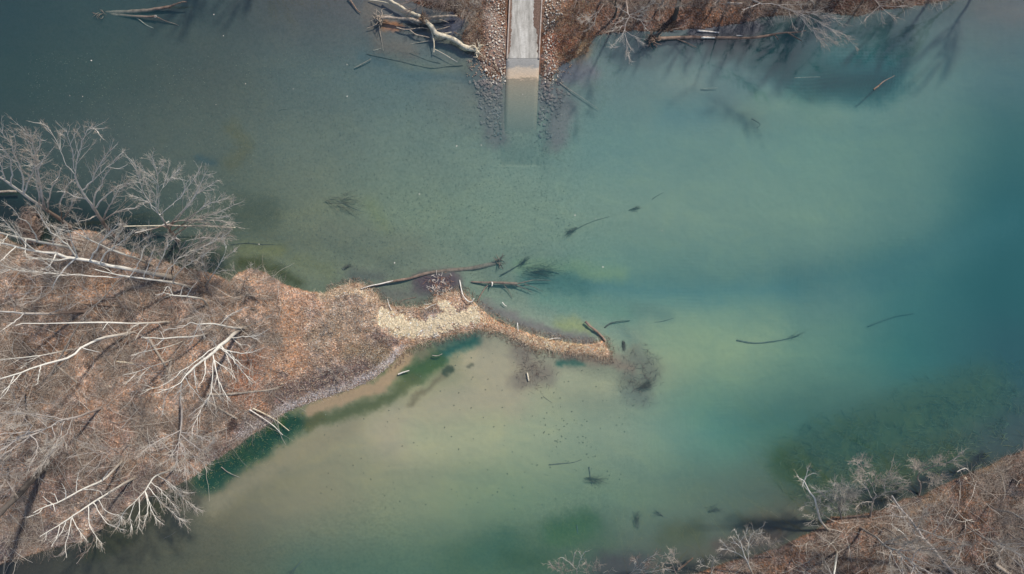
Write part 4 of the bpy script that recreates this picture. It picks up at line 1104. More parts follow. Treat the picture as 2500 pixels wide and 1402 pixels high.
tc = N(nt, 'ShaderNodeNewGeometry'); sp_ = N(nt, 'ShaderNodeSeparateXYZ'); nt.links.new(tc.outputs['Position'], sp_.inputs[0])
n3 = noise(nt, 1.4, 5, .75, stretch=(.5, 1.2, 1)); ad = N(nt, 'ShaderNodeMath', operation='MULTIPLY_ADD'); ad.inputs[1].default_value = .30
nt.links.new(n3.outputs[0], ad.inputs[0]); nt.links.new(sp_.outputs[2], ad.inputs[2])
mr = N(nt, 'ShaderNodeMapRange'); mr.inputs[1].default_value = -1.1; mr.inputs[2].default_value = 0.55; nt.links.new(ad.outputs[0], mr.inputs[0])
rz = ramp(nt, mr.outputs[0], [(0.0, (.225, .215, .175)), (0.35, (.285, .26, .205)), (0.66, (.33, .29, .215)), (0.745, (.33, .28, .20)), (0.765, (.60, .47, .34)), (0.85, (.54, .46, .37)), (0.885, (.32, .32, .31)), (1.0, (.40, .39, .37))])
n4 = noise(nt, 9, 5, .8, stretch=(.5, 2.0, 1)); r4 = ramp(nt, n4.outputs[0], [(0.35, .72), (0.65, 1.18)])
nt.links.new(mixc(nt, rz.outputs[0], r4.outputs[0], 1.0, 'MULTIPLY'), b.inputs['Base Color']); M['wet_concrete'] = m
M['kerb'] = wood_mat('kerb_concrete', (.36, .29, .25), (.56, .48, .42), 3.0)
br = empty('boat_ramp', P(1276, 193, 0))
tag(br, 'straight concrete boat ramp running from the top edge down into the river', 'boat ramp')
def rl(py): t = (py - 0) / 143.0; return 1244.5 - 6.5 * t, 1323.0 - 7.2 * t
mb = MB(); slab_strip(mb, [(py, rl(py)[0] , rl(py)[1], ramp_z(py)) for py in range(-60, 143, 8)] + [(142.3, rl(142.3)[0], rl(142.3)[1], ramp_z(142.3))]); mb.build('upper_slab', M['concrete'], br, smooth=False)
def ll(py): t = (py - 143) / 202.0; return 1236.5 - 7.5 * t, 1317.0 - 8.6 * t
mb = MB(); slab_strip(mb, [(py, ll(py)[0], ll(py)[1], ramp_z(py) - 0.015) for py in list(range(143, 345, 8)) + [345]]); mb.build('lower_slab', M['wet_concrete'], br, smooth=False)
for side in (0, 1):
    mb = MB(); rows = []
    for py in list(range(-60, 143, 14)) + [143]:
        xx = rl(py)[side]
        rows.append((py, xx - 1.5, xx + 1.6, ramp_z(py) + 0.13 + 0.01 * side))
    slab_strip(mb, rows, 0.35); mb.build('kerb', M['kerb'], br, smooth=False)
# leaf litter drifted against the kerbs
rg = np.random.default_rng(5)
def drift(side, name, edge, label):
    V = []; n = 90
    ys_ = np.linspace(-40, 132, n)
    for i, py in enumerate(ys_):
        w = edge(py) + 3.0 * (vnoise(np.array([py / 3.0]), np.array([side * 9.0]), 3)[0] - .5) + 2.2 * (vnoise(np.array([py / 1.1]), np.array([side * 5.0]), 7)[0] - .5)
        w = max(w, .8); x0 = rl(py)[side] + (1.7 if side == 0 else -1.6); sgn = 1 if side == 0 else -1
        for t, hz in ((0, .06), (.5, .05), (1, .006)):
            V.append(P(x0 + sgn * w * t, py, ramp_z(py) + hz))
    F = [[i * 3 + k, i * 3 + k + 1, (i + 1) * 3 + k + 1, (i + 1) * 3 + k] for i in range(n - 1) for k in range(2)]
    mb = MB(); mb.add(V, F); o = mb.build(name, M['drift'], None); tag(o, label, 'leaf drift', kind='stuff')
M['drift'] = wood_mat('leaf_drift', (.10, .065, .05), (.27, .18, .14), 9.0)
drift(1, 'leaf_drift', lambda y: np.interp(y, [-40, 30, 62, 72, 90, 110, 132], [18, 17, 17, 8, 5, 4, 2]), 'brown leaves drifted along the right kerb of the boat ramp')
drift(0, 'leaf_drift', lambda y: np.interp(y, [-40, 0, 60, 110, 132], [3, 4, 5, 6, 2]), 'thin strip of brown leaves along the left kerb of the boat ramp')

# ------------------------------------------------------------------ rocks
rg = np.random.default_rng(12)
def rock_verts(seed, n=13):
    r_ = np.random.default_rng(seed)
    v = unit(r_.normal(size=(n, 3))) * r_.uniform(.7, 1.0, (n, 1)) * np.array([1, r_.uniform(.65, .95), r_.uniform(.5, .7)])
    import bmesh
    bm = bmesh.new()
    for p in v: bm.verts.new(p)
    res = bmesh.ops.convex_hull(bm, input=bm.verts)
    bmesh.ops.bevel(bm, geom=list(bm.edges), offset=0.035, segments=1, affect='EDGES', clamp_overlap=True)
    bmesh.ops.triangulate(bm, faces=bm.faces)
    bm.verts.ensure_lookup_table(); bm.verts.index_update()
    V = np.array([list(q.co) for q in bm.verts]); F = np.array([[q.index for q in f.verts] + [f.verts[-1].index] for f in bm.faces])
    bm.free(); return V, F
HULLS = [rock_verts(200 + i) for i in range(8)]
SMALL = [rock_verts(300 + i, 8) for i in range(1)]
def small_hull(seed):
    V, F = HULLS[seed % 8]; return V, F
rockm = {'white': wood_mat('white_limestone', (.56, .50, .42), (.88, .82, .71), 2.5), 'grey': wood_mat('grey_limestone', (.36, .32, .28), (.58, .53, .46), 2.0), 'tan': wood_mat('tan_limestone', (.36, .28, .20), (.58, .48, .37), 2.5)}
protos = {}
for kn, mt in rockm.items():
    for i in range(4):
        mb = MB(); V, F = HULLS[(i * 3 + len(kn)) % 8]; mb.add(V, F)
        protos[(kn, i)] = mb.build('riprap_rock', mt, smooth=False)
used = set(); taken = []
def left_x(y): return np.interp(y, [0, 60, 100, 130, 160, 185, 205], [1188, 1198, 1190, 1180, 1178, 1188, 1205])
def right_x(y): return np.interp(y, [0, 40, 55, 100, 150, 185, 212], [1374, 1372, 1346, 1352, 1358, 1366, 1344])
nr_ = 0; tries = 0
while nr_ < 290 and tries < 30000:
    tries += 1
    side = 0 if rg.random() < .56 else 1
    py = rg.uniform(-6, 208)
    if side == 0: x0, x1 = left_x(py), 1233
    else:
        x0, x1 = 1329, right_x(py)
        if 62 < py < 104 and rg.random() < .85: continue
    px = rg.uniform(x0, x1)
    low = py > 128
    rad = rg.uniform(1.8, 5.4) if low else rg.uniform(1.4, 3.9)
    if side == 1 and not low and rg.random() < .12: rad = rg.uniform(3, 4.4)
    if side == 0 and 36 < py < 128: rad = rg.uniform(1.5, 4.2)
    if any((px - a) ** 2 + (py - b_) ** 2 < ((rad + r_) * .80) ** 2 for a, b_, r_ in taken): continue
    taken.append((px, py, rad))
    kind = rg.choice(['white', 'grey', 'tan'], p=([.25, .45, .30] if low else [.62, .13, .25]))
    if py > 193: kind = rg.choice(['white', 'tan'])
    pr = protos[(kind, int(rg.integers(4)))]
    if pr.name in used: o = pr.copy(); C.objects.link(o)
    else: o = pr; used.add(pr.name)
    R_ = rad * S
    zz = max(float(zat(px, py)[0]), -.05) + R_ * .22
    o.location = P(px, py, zz); o.scale = (R_ * rg.uniform(.95, 1.25), R_ * rg.uniform(.85, 1.1), R_ * 1.05)
    o.rotation_euler = (rg.uniform(-.3, .3), rg.uniform(-.3, .3), rg.uniform(0, 6.28))
    lb = {'white': 'pale angular', 'grey': 'grey weathered', 'tan': 'tan stained'}[kind] + ' riprap rock ' + ('at the waterline end ' if low else 'on the upper bank ') + ('left' if side == 0 else 'right') + ' of the boat ramp'
    tag(o, lb, 'rock', lb.replace('riprap rock', 'riprap rocks'))
    nr_ += 1
for pr in protos.values():
    if pr.name not in used: bpy.data.objects.remove(pr)
def scatter_stones(name, label, n, fn, cols, kind_='rubble', flat=1.0):
    mb = MB(); k = 0
    while k < n:
        px, py, rad = fn()
        V, F = HULLS[int(rg.integers(8))]
        a = rg.uniform(0, 6.28); ca, sa = math.cos(a), math.sin(a); R_ = rad * S
        W = V * np.array([R_ * rg.uniform(.9, 1.3), R_, R_]); W = np.stack([W[:, 0] * ca - W[:, 1] * sa, W[:, 0] * sa + W[:, 1] * ca, W[:, 2]], 1)
        zz = float(zat(px, py)[0]) + R_ * .25
        if flat < 1: W[:, 2] *= flat; zz -= R_ * .15
        W += np.array(((px - 1250) * S, (701 - py) * S, zz))
        mb.add(W, F, np.array(cols[int(rg.integers(len(cols)))]) * rg.uniform(.75, 1.2)); k += 1
    o = mb.build(name, M['vcol'], smooth=False); tag(o, label, kind_, kind='stuff'); return o
def f_small():
    py = rg.uniform(-10, 205)
    if rg.random() < .55: px = rg.uniform(left_x(py) - 8, 1236)
    else: px = rg.uniform(1325, right_x(py) + 8 + (12 if py < 50 else 0))
    return px, py, rg.uniform(.7, 1.9)
scatter_stones('stone_rubble', 'small pale stone chips between the riprap rocks beside the boat ramp', 1300, f_small, [(.72, .65, .55), (.50, .43, .35), (.34, .28, .23)])
def f_under():
    while True:
        py = rg.uniform(195, 335)
        px = rg.uniform(1140, 1226) if rg.random() < .55 else rg.uniform(1316, 1410)
        dx = 1229 - px if px < 1270 else px - 1312
        if dx < 60 - (py - 195) * .22 + rg.normal() * 16 and rg.random() < 1.15 - (py - 195) / 170: return px, py, rg.uniform(2.0, 6.8)
scatter_stones('sunken_rocks', 'brownish sunken riprap stones under water on both sides of the ramp foot', 430, f_under, [(.22, .195, .18), (.18, .17, .165), (.20, .185, .165)], 'sunken rocks', .45)
def f_shallow():
    py = rg.uniform(90, 190); px = rg.uniform(1352, 1400) if rg.random() < .4 else rg.uniform(1140, 1185)
    return px, py, rg.uniform(1.2, 3.2)
scatter_stones('shallow_cobbles', 'reddish cobbles in the shallows off both ramp shoulders', 240, f_shallow, [(.30, .21, .17), (.24, .20, .19), (.38, .28, .20)], 'cobbles')

# ------------------------------------------------------------------ logs and driftwood
def drift_log(name, label, pts, r0, r1, mat='grey_wood', branches=(), roots=None, group=None, cat='log', brush=None, seed=0):
    """pts: (px, py) lies on ground or river bed, (px, py, z) at that height"""
    rg = np.random.default_rng(abs(seed + int(pts[0][0]) + 5000))
    def W(p, r):
        zz = p[2] if len(p) > 2 else float(zat(p[0], p[1])[0]) + r * (.1 if mat == 'sunk_faint' else .7)
        return P(p[0], p[1], zz)
    root = empty(name, W(pts[0], r0)); tag(root, label, cat, group)
    mt = M[mat]
    def one(nm, q, ra, rb, sides=8, parent=root):
        poly = resample([W(p, (ra + rb) / 2) for p in q], 18)
        poly[1:-1] += rg.normal(size=(16, 3)) * ra * .06
        rr = np.linspace(ra, rb, 18) * (1 + .07 * rg.normal(size=18))
        mb = MB(); mb.tubes(poly[None], rr[None], sides, caps=True, lump=.06); return mb.build(nm, mt, parent), poly
    tr, poly = one('trunk', pts, r0, r1)
    for q, ra, rb in branches: one('branch', q, ra, rb, 6)
    if roots:
        rx, ry, rz_, ang, R_, n = roots
        c0 = np.array(P(rx, ry, rz_)); mb = MB(); Ps = []; Rs = []
        for i in range(n):
            a = math.radians(ang) + rg.uniform(-1.1, 1.1); el = rg.uniform(-.9, .9)
            d = np.array([math.cos(a) * math.cos(el), math.sin(a) * math.cos(el), math.sin(el)]); p = [c0]; cur = c0
            for k in range(5):
                d = unit(d + rg.normal(size=3) * .65); cur = cur + d * R_ * rg.uniform(.6, 1.2) / 5; p.append(cur)
            Ps.append(resample(p, 8)); Rs.append(np.linspace(max(r0, r1) * rg.uniform(.25, .5), .012, 8))
        mb.tubes(np.array(Ps), np.array(Rs), 5, lump=.08); mb.build('roots', mt, root)
    if brush is not None:
        bx, by, bz, ang, R_, n = brush
        c0 = np.array(P(bx, by, bz)); d0 = np.array([math.cos(math.radians(ang)), math.sin(math.radians(ang)), 0])
        st = np.tile(c0, (n, 1)) + rg.normal(size=(n, 3)) * R_ * .12
        d = unit(d0 + rg.normal(size=(n, 3)) * [.30, .30, .08]); st = st + d0 * rg.uniform(-.6, .3, (n, 1)) * R_; Pn = np.stack([st + d * R_ * t * rg.uniform(.5, 1.1, (n, 1)) + rg.normal(size=(n, 3)) * .06 * t for t in np.linspace(0, 1, 5)], 1)
        mb = MB(); mb.tubes(Pn, np.tile(np.linspace(.02, .006, 5), (n, 1)), 3); mb.build('brush', mt, root)
    return root
# fallen trees left of the ramp
drift_log('fallen_tree', 'thick cream barkless fallen trunk reaching the stony bank left of the ramp', [(1164,122,.55),(1140,117,.6),(1113,99,.65),(1090,90,.7),(1066,83,.75),(1057,70,.8),(1044,56,.8),(1034,46,.85)], .30, .26, 'cream_wood', [
  ([(1036,50,.85),(1030,42,.85),(1010,34,.85),(992,26,.8),(975,14,.8),(958,5,.8),(938,-8,.8)], .21, .14), ([(972,13,.8),(950,8,.6),(925,3,.35),(900,0,.1)], .10, .05), ([(1040,54,.8),(1052,72,.7),(1057,90,.5),(1060,108,.3),(1059,128,.0)], .11, .05),
  ([(1061,120,.15),(1080,130,.1),(1100,141,.05)], .04, .02), ([(1066,80,.5),(1085,82,.45),(1102,79,.4)], .09, .07)],
  (1164,122,.5,-20,1.7,16), group=None)
drift_log('fallen_tree', 'grey-brown log with a curled rootwad at its left end, left of the ramp', [(930,44,.6),(950,43,.7),(980,46,.75),(1005,47,.8),(1030,55,.8)], .20, .17, 'grey_wood', [
  ([(928,46,.5),(918,60,.3),(905,66,.2),(896,69,.1)], .08, .04), ([(930,44,.6),(912,48,.5),(900,54,.3)], .07, .03), ([(925,60,.3),(930,90,-.1),(936,125,-.4)], .05, .03)], (930,44,.55,175,1.9,22))
drift_log('driftwood_log', 'short dark-ended grey log pointing right from the junction of fallen trunks', [(1038,50,.75),(1050,43,.7),(1075,41,.65),(1100,39,.6),(1116,40,.55)], .17, .13, 'grey_wood', [([(1060,46,.5),(1080,50,.4),(1096,56,.3)], .09, .04)])
drift_log('driftwood_log', 'forked slim grey log floating below the junction of the fallen trunks', [(968,67,.25),(985,72,.3),(1000,72,.35),(1030,68,.4),(1060,73,.3),(1080,70,.3),(1099,64,.3)], .08, .05, 'grey_wood', [([(1000,73,.3),(1014,84,.25),(1030,88,.2),(1049,92,.1)], .10, .06), ([(968,67,.2),(980,74,.1),(993,79,.0)], .04, .02)])
drift_log('root_mass', 'dark tangled root and twig mass where the fallen trunks cross', [(1024,44,.8),(1034,52,.9),(1042,58,.7)], .22, .16, 'brown_wood', [], (1032,50,.9,80,1.5,34), cat='root mass')
drift_log('sunken_branch', 'slim sunken branch arching under water below the fallen cream trunk', [(912,124,-.5),(950,113,-.4),(985,110,-.4),(1020,105,-.3),(1050,100,-.2),(1085,101,-.1)], .07, .05, 'grey_wood', cat='branch')
drift_log('sunken_branch', 'long dark sunken pole lying in an arc below the fallen trunks', [(895,132),(940,142),(985,152),(1030,163),(1060,167),(1090,163),(1130,160)], .06, .05, 'sunk_dark', cat='branch')
drift_log('sunken_branch', 'pale sunken stick slanting at the left end of the dark sunken pole', [(866,166,-.6),(885,156,-.5),(906,144,-.4)], .08, .05, 'grey_wood', cat='branch')
drift_log('sunken_branch', 'thin dark sunken stick inside the arc of the dark sunken pole', [(1000,130),(1020,138),(1045,148),(1075,155)], .05, .04, 'sunk_dark', cat='branch')
drift_log('driftwood_stick', 'brown stick curving from the top edge into the orange shallow', [(850,-6,.1),(862,10,.05),(873,26,0),(880,30,.05)], .10, .05, 'sunk_wood', cat='stick')
drift_log('driftwood_stick', 'thin stick from the water onto the leafy point left of the ramp', [(1108,78,.15),(1124,86,.4),(1142,88,.6),(1158,95,.8)], .05, .03, 'brown_wood', cat='stick')
drift_log('driftwood_stick', 'long thin stick lying across the riprap left of the ramp foot', [(1170,135,.5),(1185,145,.55),(1205,160,.5),(1214,170,.4)], .05, .03, 'brown_wood', cat='stick')
drift_log('driftwood_stick', 'white thin stick in the water between the cream trunk and the sunken arc', [(1062,122,.05),(1078,130,.04),(1100,142,.03),(1117,152,-.1)], .035, .02, 'white_wood', cat='stick')
drift_log('sunken_branch', 'long thin sunken branch running down-right from the ramp\'s right shoulder', [(1366,201,.05),(1380,212,-.2),(1400,225,-.4),(1430,245,-.7),(1462,268,-1.0)], .05, .03, 'grey_wood', cat='branch')
# top right bank
drift_log('fallen_tree', 'long half-sunken log with black rootwad and forked pale tip, top right bank', [(1606,94,.3),(1640,93,.12),(1690,92,.0),(1728,92,.06),(1780,93,-.05),(1830,93,-.08),(1870,88,.05),(1895,83,.2)], .24, .13, 'sunk_wood', [
  ([(1893,83,.2),(1920,80,.35),(1945,79,.4),(1968,75,.4)], .12, .05), ([(1925,81,.3),(1940,90,.3),(1957,100,.3)], .09, .05), ([(1890,85,.1),(1897,92,.3),(1900,97,.3)], .08, .05), ([(1650,95,.1),(1672,103,.15),(1700,116,.2)], .07, .04)], (1598,96,.45,170,1.7,38))
drift_log('driftwood_pole', 'white straight pole lying just above the long half-sunken log', [(1703,75,.1),(1725,77,.1),(1755,80,.08)], .11, .08, 'white_wood', cat='pole')
drift_log('driftwood_pole', 'bright white exposed stretch of pole on the middle of the long log', [(1712,91.5,.20),(1745,92.5,.20)], .10, .09, 'white_wood', cat='pole')
drift_log('driftwood_pole', 'short pale stick between the white pole and the forked tip', [(1798,87,.08),(1812,87,.08)], .06, .05, 'white_wood', cat='pole')
drift_log('driftwood_pole', 'pale fallen stick on the orange leaves at the top edge', [(1775,7),(1812,8)], .07, .05, 'white_wood', cat='pole')
drift_log('driftwood_stick', 'reddish stick floating over the deep blue pool', [(2133,219,.02),(2145,210,.0),(2158,199,-.12),(2184,185,-.5)], .10, .04, 'sunk_wood', cat='stick')
drift_log('sunken_branch', 'pale sunken stick lying flat at the left edge of the deep blue pool', [(1940,190,-1.3),(1970,189,-1.3),(2003,188,-1.3)], .06, .04, 'grey_wood', cat='branch')
drift_log('sunken_branch', 'small pale sunken stick left of the reddish stick in the deep pool', [(2066,205,-1.5),(2078,199,-1.5),(2090,195,-1.5)], .07, .04, 'grey_wood', cat='branch')
drift_log('sunken_branch', 'faint pale sunken stick below the long half-sunken log', [(1712,217,-1.1),(1752,215,-1.1)], .06, .04, 'grey_wood', cat='branch')
drift_log('driftwood_stick', 'forked brown twig lying on the bank below the two dark trunks', [(1640,72,.3),(1660,68,.5),(1676,62,.7)], .04, .02, 'grey_wood', cat='stick')
# top left
drift_log('sunken_tree', 'long sunken trunk whose pale tip breaks the surface, upper left corner', [(256,31,-1.0),(300,30,-.8),(350,27,-.5),(390,21,-.18),(414,17,.0)], .30, .17, 'sunk_wood', [([(414,17,.0),(430,10,.4),(446,5,.6),(456,5,.55)], .15, .05), ([(420,14,.15),(424,10,.3)], .08, .05)], (254,31,-1.0,180,1.8,26))
drift_log('sunken_tree', 'sunken trunk just below the longest one, ending in a pale sawn ring', [(258,34,-1.0),(300,38,-.7),(340,41,-.35),(368,41,-.12),(379,40,.04)], .22, .12, 'sunk_wood', [([(382,41,-.1),(405,52,-.3),(430,60,-.5),(458,75,-.9)], .07, .04)])
drift_log('sunken_branch', 'pale sunken branch curling beneath the two upper left trunks', [(332,42,-.5),(345,52,-.5),(362,64,-.6),(390,73,-.7),(420,74,-.8)], .07, .04, 'grey_wood', cat='branch')
mb = MB(); th = np.linspace(0, 2 * math.pi, 13); c0 = np.array(P(379, 40, .07))
mb.tubes(np.stack([c0[0] + .16 * np.cos(th), c0[1] + .11 * np.sin(th), np.full(13, c0[2])], 1)[None], np.full((1, 13), .035), 6)
o = mb.build('sawn_ring', M['white_wood']); tag(o, 'pale ring of wood floating at the end of the lower sunken trunk', 'wood ring')
# left shore
drift_log('driftwood_log', 'pale brown log end entering from the left edge over dark water', [(-30,470,.5),(0,469,.5),(22,467,.55),(40,468,.5)], .17, .13, 'grey_wood')
drift_log('driftwood_pole', 'long straight orange-brown pole under the pale fan-shaped tree', [(300,553,.5),(350,552,.9),(400,551,1.2),(460,551,1.2),(520,553,1.0),(575,556,.7)], .07, .05, 'cream_wood', cat='pole')
drift_log('driftwood_branch', 'pale curved branch crossing the orange pole under the fan-shaped tree', [(330,569,.2),(355,563,.6),(378,558,1.0),(398,550,1.3),(412,541,1.5)], .07, .09, 'white_wood', cat='branch')
drift_log('driftwood_pole', 'light tan pole slanting over the leaves below the red-trunked tree', [(226,584,.8),(245,568,1.4),(258,558,1.8)], .07, .07, 'cream_wood', cat='pole')
drift_log('sunken_branch', 'long dark thin branch sunk off the island\'s north shore', [(560,598,-.5),(600,594,-.5),(640,597,-.5),(690,597,-.6)], .05, .03, 'sunk_dark', cat='branch')
rp = drift_log('root_plate', 'round upturned root plate of matted twigs at the dark inlet near the left edge', [(66,565,.6),(78,548,1.2),(84,530,1.5)], .26, .2, 'brown_wood', [], None, cat='root plate')
rg = np.random.default_rng(3); n_ = 520
c0 = np.array(P(72, 552, .9)); d = unit(rg.normal(size=(n_, 3)) * [1, 1, .6]); st = c0 + d * rg.uniform(.3, 1.5, (n_, 1)) * [1.0, 1.7, .7]
tn = unit(np.cross(d, rg.normal(size=(n_, 3)))); mb = MB()
mb.tubes(np.stack([st - tn * .6 - d * .1, st + d * .15, st + tn * .6 - d * .1], 1), np.full((n_, 3), .018), 3); mb.build('roots', M['twig_brown'], rp)
# spit
drift_log('sunken_tree', 'long sunken trunk with rootwad and white exposed tip, north of the spit', [(1212,642,-1.1),(1190,648,-.95),(1150,656,-.75),(1090,661,-.5),(1040,668,-.32),(1000,680,-.14),(965,686,.02),(930,693,.18),(905,698,.3),(884,704,.4)], .36, .07, 'sunk_wood', [([(955,685,.05),(959,687,.2)], .05, .04)], (1214,640,-1.0,30,1.5,26))
drift_log('driftwood_pole', 'white bare tip of the long sunken trunk resting on the leafy shore', [(960,686,.14),(930,693,.27),(905,698,.37),(882,705,.46)], .075, .05, 'white_wood', cat='pole')
drift_log('sunken_tree', 'brown forked sunken tree with a broken white stub, north of the narrow spit', [(1150,688,-.25),(1180,690,-.3),(1200,690,-.25),(1230,691,-.35),(1262,693,-.5)], .10, .20, 'sunk_wood', [
  ([(1262,693,-.5),(1285,688,-.7),(1305,684,-.9),(1345,685,-1.2)], .10, .04), ([(1245,692,-.45),(1275,702,-.7),(1300,714,-.9)], .10, .04), ([(1280,694,-.7),(1305,702,-1.0),(1325,712,-1.2)], .07, .03), ([(1230,696,-.4),(1243,712,-.6),(1250,728,-.7)], .05, .03)])
drift_log('tree_stub', 'broken white stub pointing up from the forked sunken tree', [(1201,690,-.1),(1202,693,.25),(1201,699,.35)], .12, .04, 'white_wood', cat='stub')
drift_log('sunken_log', 'short brown sunken log leaning from the spit towards the forked sunken tree', [(1166,735,.1),(1175,718,-.1),(1184,704,-.25),(1191,697,-.3)], .07, .09, 'sunk_wood')
drift_log('driftwood_branch', 'hooked pale branch standing off the knob of the spit', [(1122,684,-.1),(1126,705,.3),(1131,722,.6),(1142,735,.7),(1152,737,.7),(1157,729,.9)], .07, .06, 'white_wood', cat='branch')
drift_log('sunken_branch', 'sunken branch ending in dark brush, between the two sunken trees', [(1222,672,-.7),(1245,660,-.9),(1265,648,-1.0),(1284,636,-1.1)], .07, .05, 'sunk_dark', brush=(1276, 642, -1.0, 40, 1.1, 60), cat='branch')
drift_log('sunken_brush', 'dark sunken brush pile in the blue-green water right of the forked tree', [(1300,664),(1330,662),(1365,668)], .08, .04, 'sunk_dark', brush=(1310, 663, -1.3, 0, 3.2, 90), cat='brush pile')
drift_log('driftwood_log', 'short reddish log sticking out from the tip of the spit', [(1429,785,-.25),(1440,796,-.1),(1455,808,.02),(1468,820,.1),(1478,833,.2)], .16, .13, 'sunk_wood')
drift_log('sunken_branch', 'sunken branch curving up-right beyond the spit tip', [(1476,800,-.5),(1490,790,-.7),(1510,785,-.9),(1538,783,-1.1)], .09, .04, 'sunk_dark', cat='branch')
drift_log('sunken_branch', 'faint sunken stick right of the branch beyond the spit tip', [(1585,788,-1.2),(1612,786,-1.2),(1645,777,-1.3)], .07, .04, 'sunk_dark', cat='branch')
drift_log('driftwood_post', 'yellowish short post standing in the brown shallow patch below the spit', [(1287,910,.1),(1289,920,.1),(1291,930,.05)], .09, .09, 'cream_wood', cat='post')
drift_log('driftwood_stick', 'white upright stick on the narrow neck of the spit', [(1263,788,.4),(1264,798,.5),(1265,809,.4)], .06, .04, 'white_wood', cat='stick')
drift_log('driftwood_stick', 'thin pale stick lying along the middle of the narrow spit', [(1340,829,.35),(1355,826,.4),(1368,826,.4)], .05, .03, 'white_wood', cat='stick')
drift_log('driftwood_stick', 'brown stick along the upper edge of the spit near its knob', [(1215,778,.3),(1230,786,.35),(1242,796,.3)], .05, .04, 'brown_wood', cat='stick')
drift_log('driftwood_stick', 'white stick on the sandy shelf south of the gravel strip', [(972,914,.06),(985,909,.1),(999,905,.06)], .09, .06, 'white_wood', cat='stick')
drift_log('sunken_stick', 'pale sunken stick in the green channel by the gravel strip', [(1055,868,-.2),(1068,869,-.2),(1080,864,-.2)], .07, .04, 'grey_wood', cat='stick')
drift_log('root_star', 'white star-shaped root lying on the gravel below the pale grass', [(1058,824,.15),(1065,820,.22),(1070,818,.2)], .10, .07, 'white_wood', [], (1065,820,.2,90,.9,14), cat='root')
drift_log('driftwood_stick', 'pair-forming thin pale stick at the pale grass edge by the inlet', [(1038,755,.3),(1050,748,.3),(1065,742,.35)], .05, .03, 'white_wood', cat='stick')
drift_log('driftwood_stick', 'white stick floating beside the knob of the spit', [(1036,743,.05),(1048,744,.05)], .06, .03, 'white_wood', cat='stick')
drift_log('driftwood_branch', 'thin pale branch standing at the inlet edge left of the pale grass', [(956,758,.4),(950,745,.5),(946,730,.5)], .05, .03, 'white_wood', cat='branch')
drift_log('driftwood_stick', 'brown stick lying under water in the small inlet', [(970,738,-.1),(990,731,-.1),(1016,726,-.1)], .05, .04, 'sunk_wood', cat='stick')
drift_log('driftwood_stick', 'short pale stick in the shallows right of the hooked branch', [(1226,738,-.02),(1232,745,.02),(1237,748,.0)], .05, .03, 'white_wood', cat='stick')
# river bed, middle and right
for nm_, lb_, pts_, r_, br_ in [
  ('sunken_log', 'dark sunken log with a forked right end, right middle of the river', [(1798,831),(1840,838),(1880,835),(1915,829),(1950,819)], .13, (1935, 824, None, 20, 1.6, 14)),
  ('sunken_log', 'faint sunken log near the right edge above the dark one', [(2120,797),(2150,785),(2190,772),(2232,765)], .10, None),
  ('sunken_branch', 'dark sunken branch with a clump at its lower left end, mid river', [(1390,570),(1420,553),(1450,540),(1488,529)], .07, (1398, 562, None, 200, 1.2, 60)),
  ('sunken_branch', 'small dark sunken clump right of the mid-river branch', [(1535,514),(1548,509),(1560,504)], .08, (1548, 510, None, 10, .8, 30)),
  ('sunken_branch', 'faint sunken twig farthest up-right of the mid-river branch', [(1592,487),(1605,478),(1620,470)], .06, None),
  ('sunken_brush', 'dark sunken brush bundle in the pale green water of the left channel', [(822,490),(850,503),(886,518)], .07, (830, 492, None, -12, 3.0, 46)),
  ('sunken_log', 'short sunken log in the lower middle of the silt basin', [(1340,1135),(1370,1132),(1400,1129),(1420,1122)], .09, None),
  ('sunken_brush', 'dark sunken snag with a triangular clump, lower middle of the river', [(1438,1140),(1441,1165),(1446,1188)], .10, (1448, 1170, None, 0, 1.7, 46)),
  ('sunken_log', 'dark sunken log pointing up-right at the bottom edge', [(700,1410),(718,1390),(738,1368)], .14, (712, 1398, None, 230, 1.4, 30)),
  ('sunken_log', 'faint sunken stick near the lower left shore', [(400,1315),(415,1308),(430,1298)], .08, None),
  ('sunken_log', 'small dark sunken log in the upper left channel', [(680,271),(690,267),(705,268)], .08, None),
  ('sunken_branch', 'thin sunken stick in the silt basin below the spit patch', [(1326,968),(1338,977),(1348,984)], .05, None),
  ('sunken_branch', 'branching dark sunken twig near the lower right shallows', [(1605,1250),(1620,1262),(1640,1268)], .08, (1612, 1256, None, 160, 1.0, 24)),
  ('sunken_brush', 'dark sunken clump left of the branching twig in the lower right', [(1545,1270),(1556,1280),(1562,1290)], .07, (1555, 1276, None, 90, 1.4, 50)),
  ('sunken_brush', 'dark sunken clump close to the lower bank by the branching pale tree', [(1730,1248),(1742,1243),(1765,1238)], .07, (1738, 1246, None, 10, 1.3, 50)),
  ('sunken_brush', 'reddish brush heap sunk in the dark patch beyond the spit tip', [(1555,950),(1570,945),(1590,938)], .06, (1572, 943, None, 20, 1.3, 90)),
  ('sunken_branch', 'dark sunken pole standing under the leftmost Y-forked tree, bottom edge', [(1408,1282),(1410,1300),(1414,1318)], .09, None),
  ('sunken_clump', 'dark narrow clump on the bed right of the spit tip', [(1521,832),(1524,845),(1522,856)], .15, (1522, 842, None, 270, .8, 60)),
  ('sunken_clump', 'dark oval clump on the bed off the island\'s north shore', [(836,658),(843,653),(850,648)], .16, (843, 654, None, 30, .8, 50)),
  ('sunken_branch', 'curved sunken twig in the pale water of the upper right river', [(1835,290),(1848,297),(1856,305),(1848,312)], .09, None)]:
    if br_: br_ = (br_[0], br_[1], float(zat(br_[0], br_[1])[0]) + .1) + br_[3:]
    drift_log(nm_, lb_, pts_, r_ * .85, r_ * .35, 'sunk_faint', brush=br_, cat='sunken log' if 'log' in nm_ else 'sunken branch')
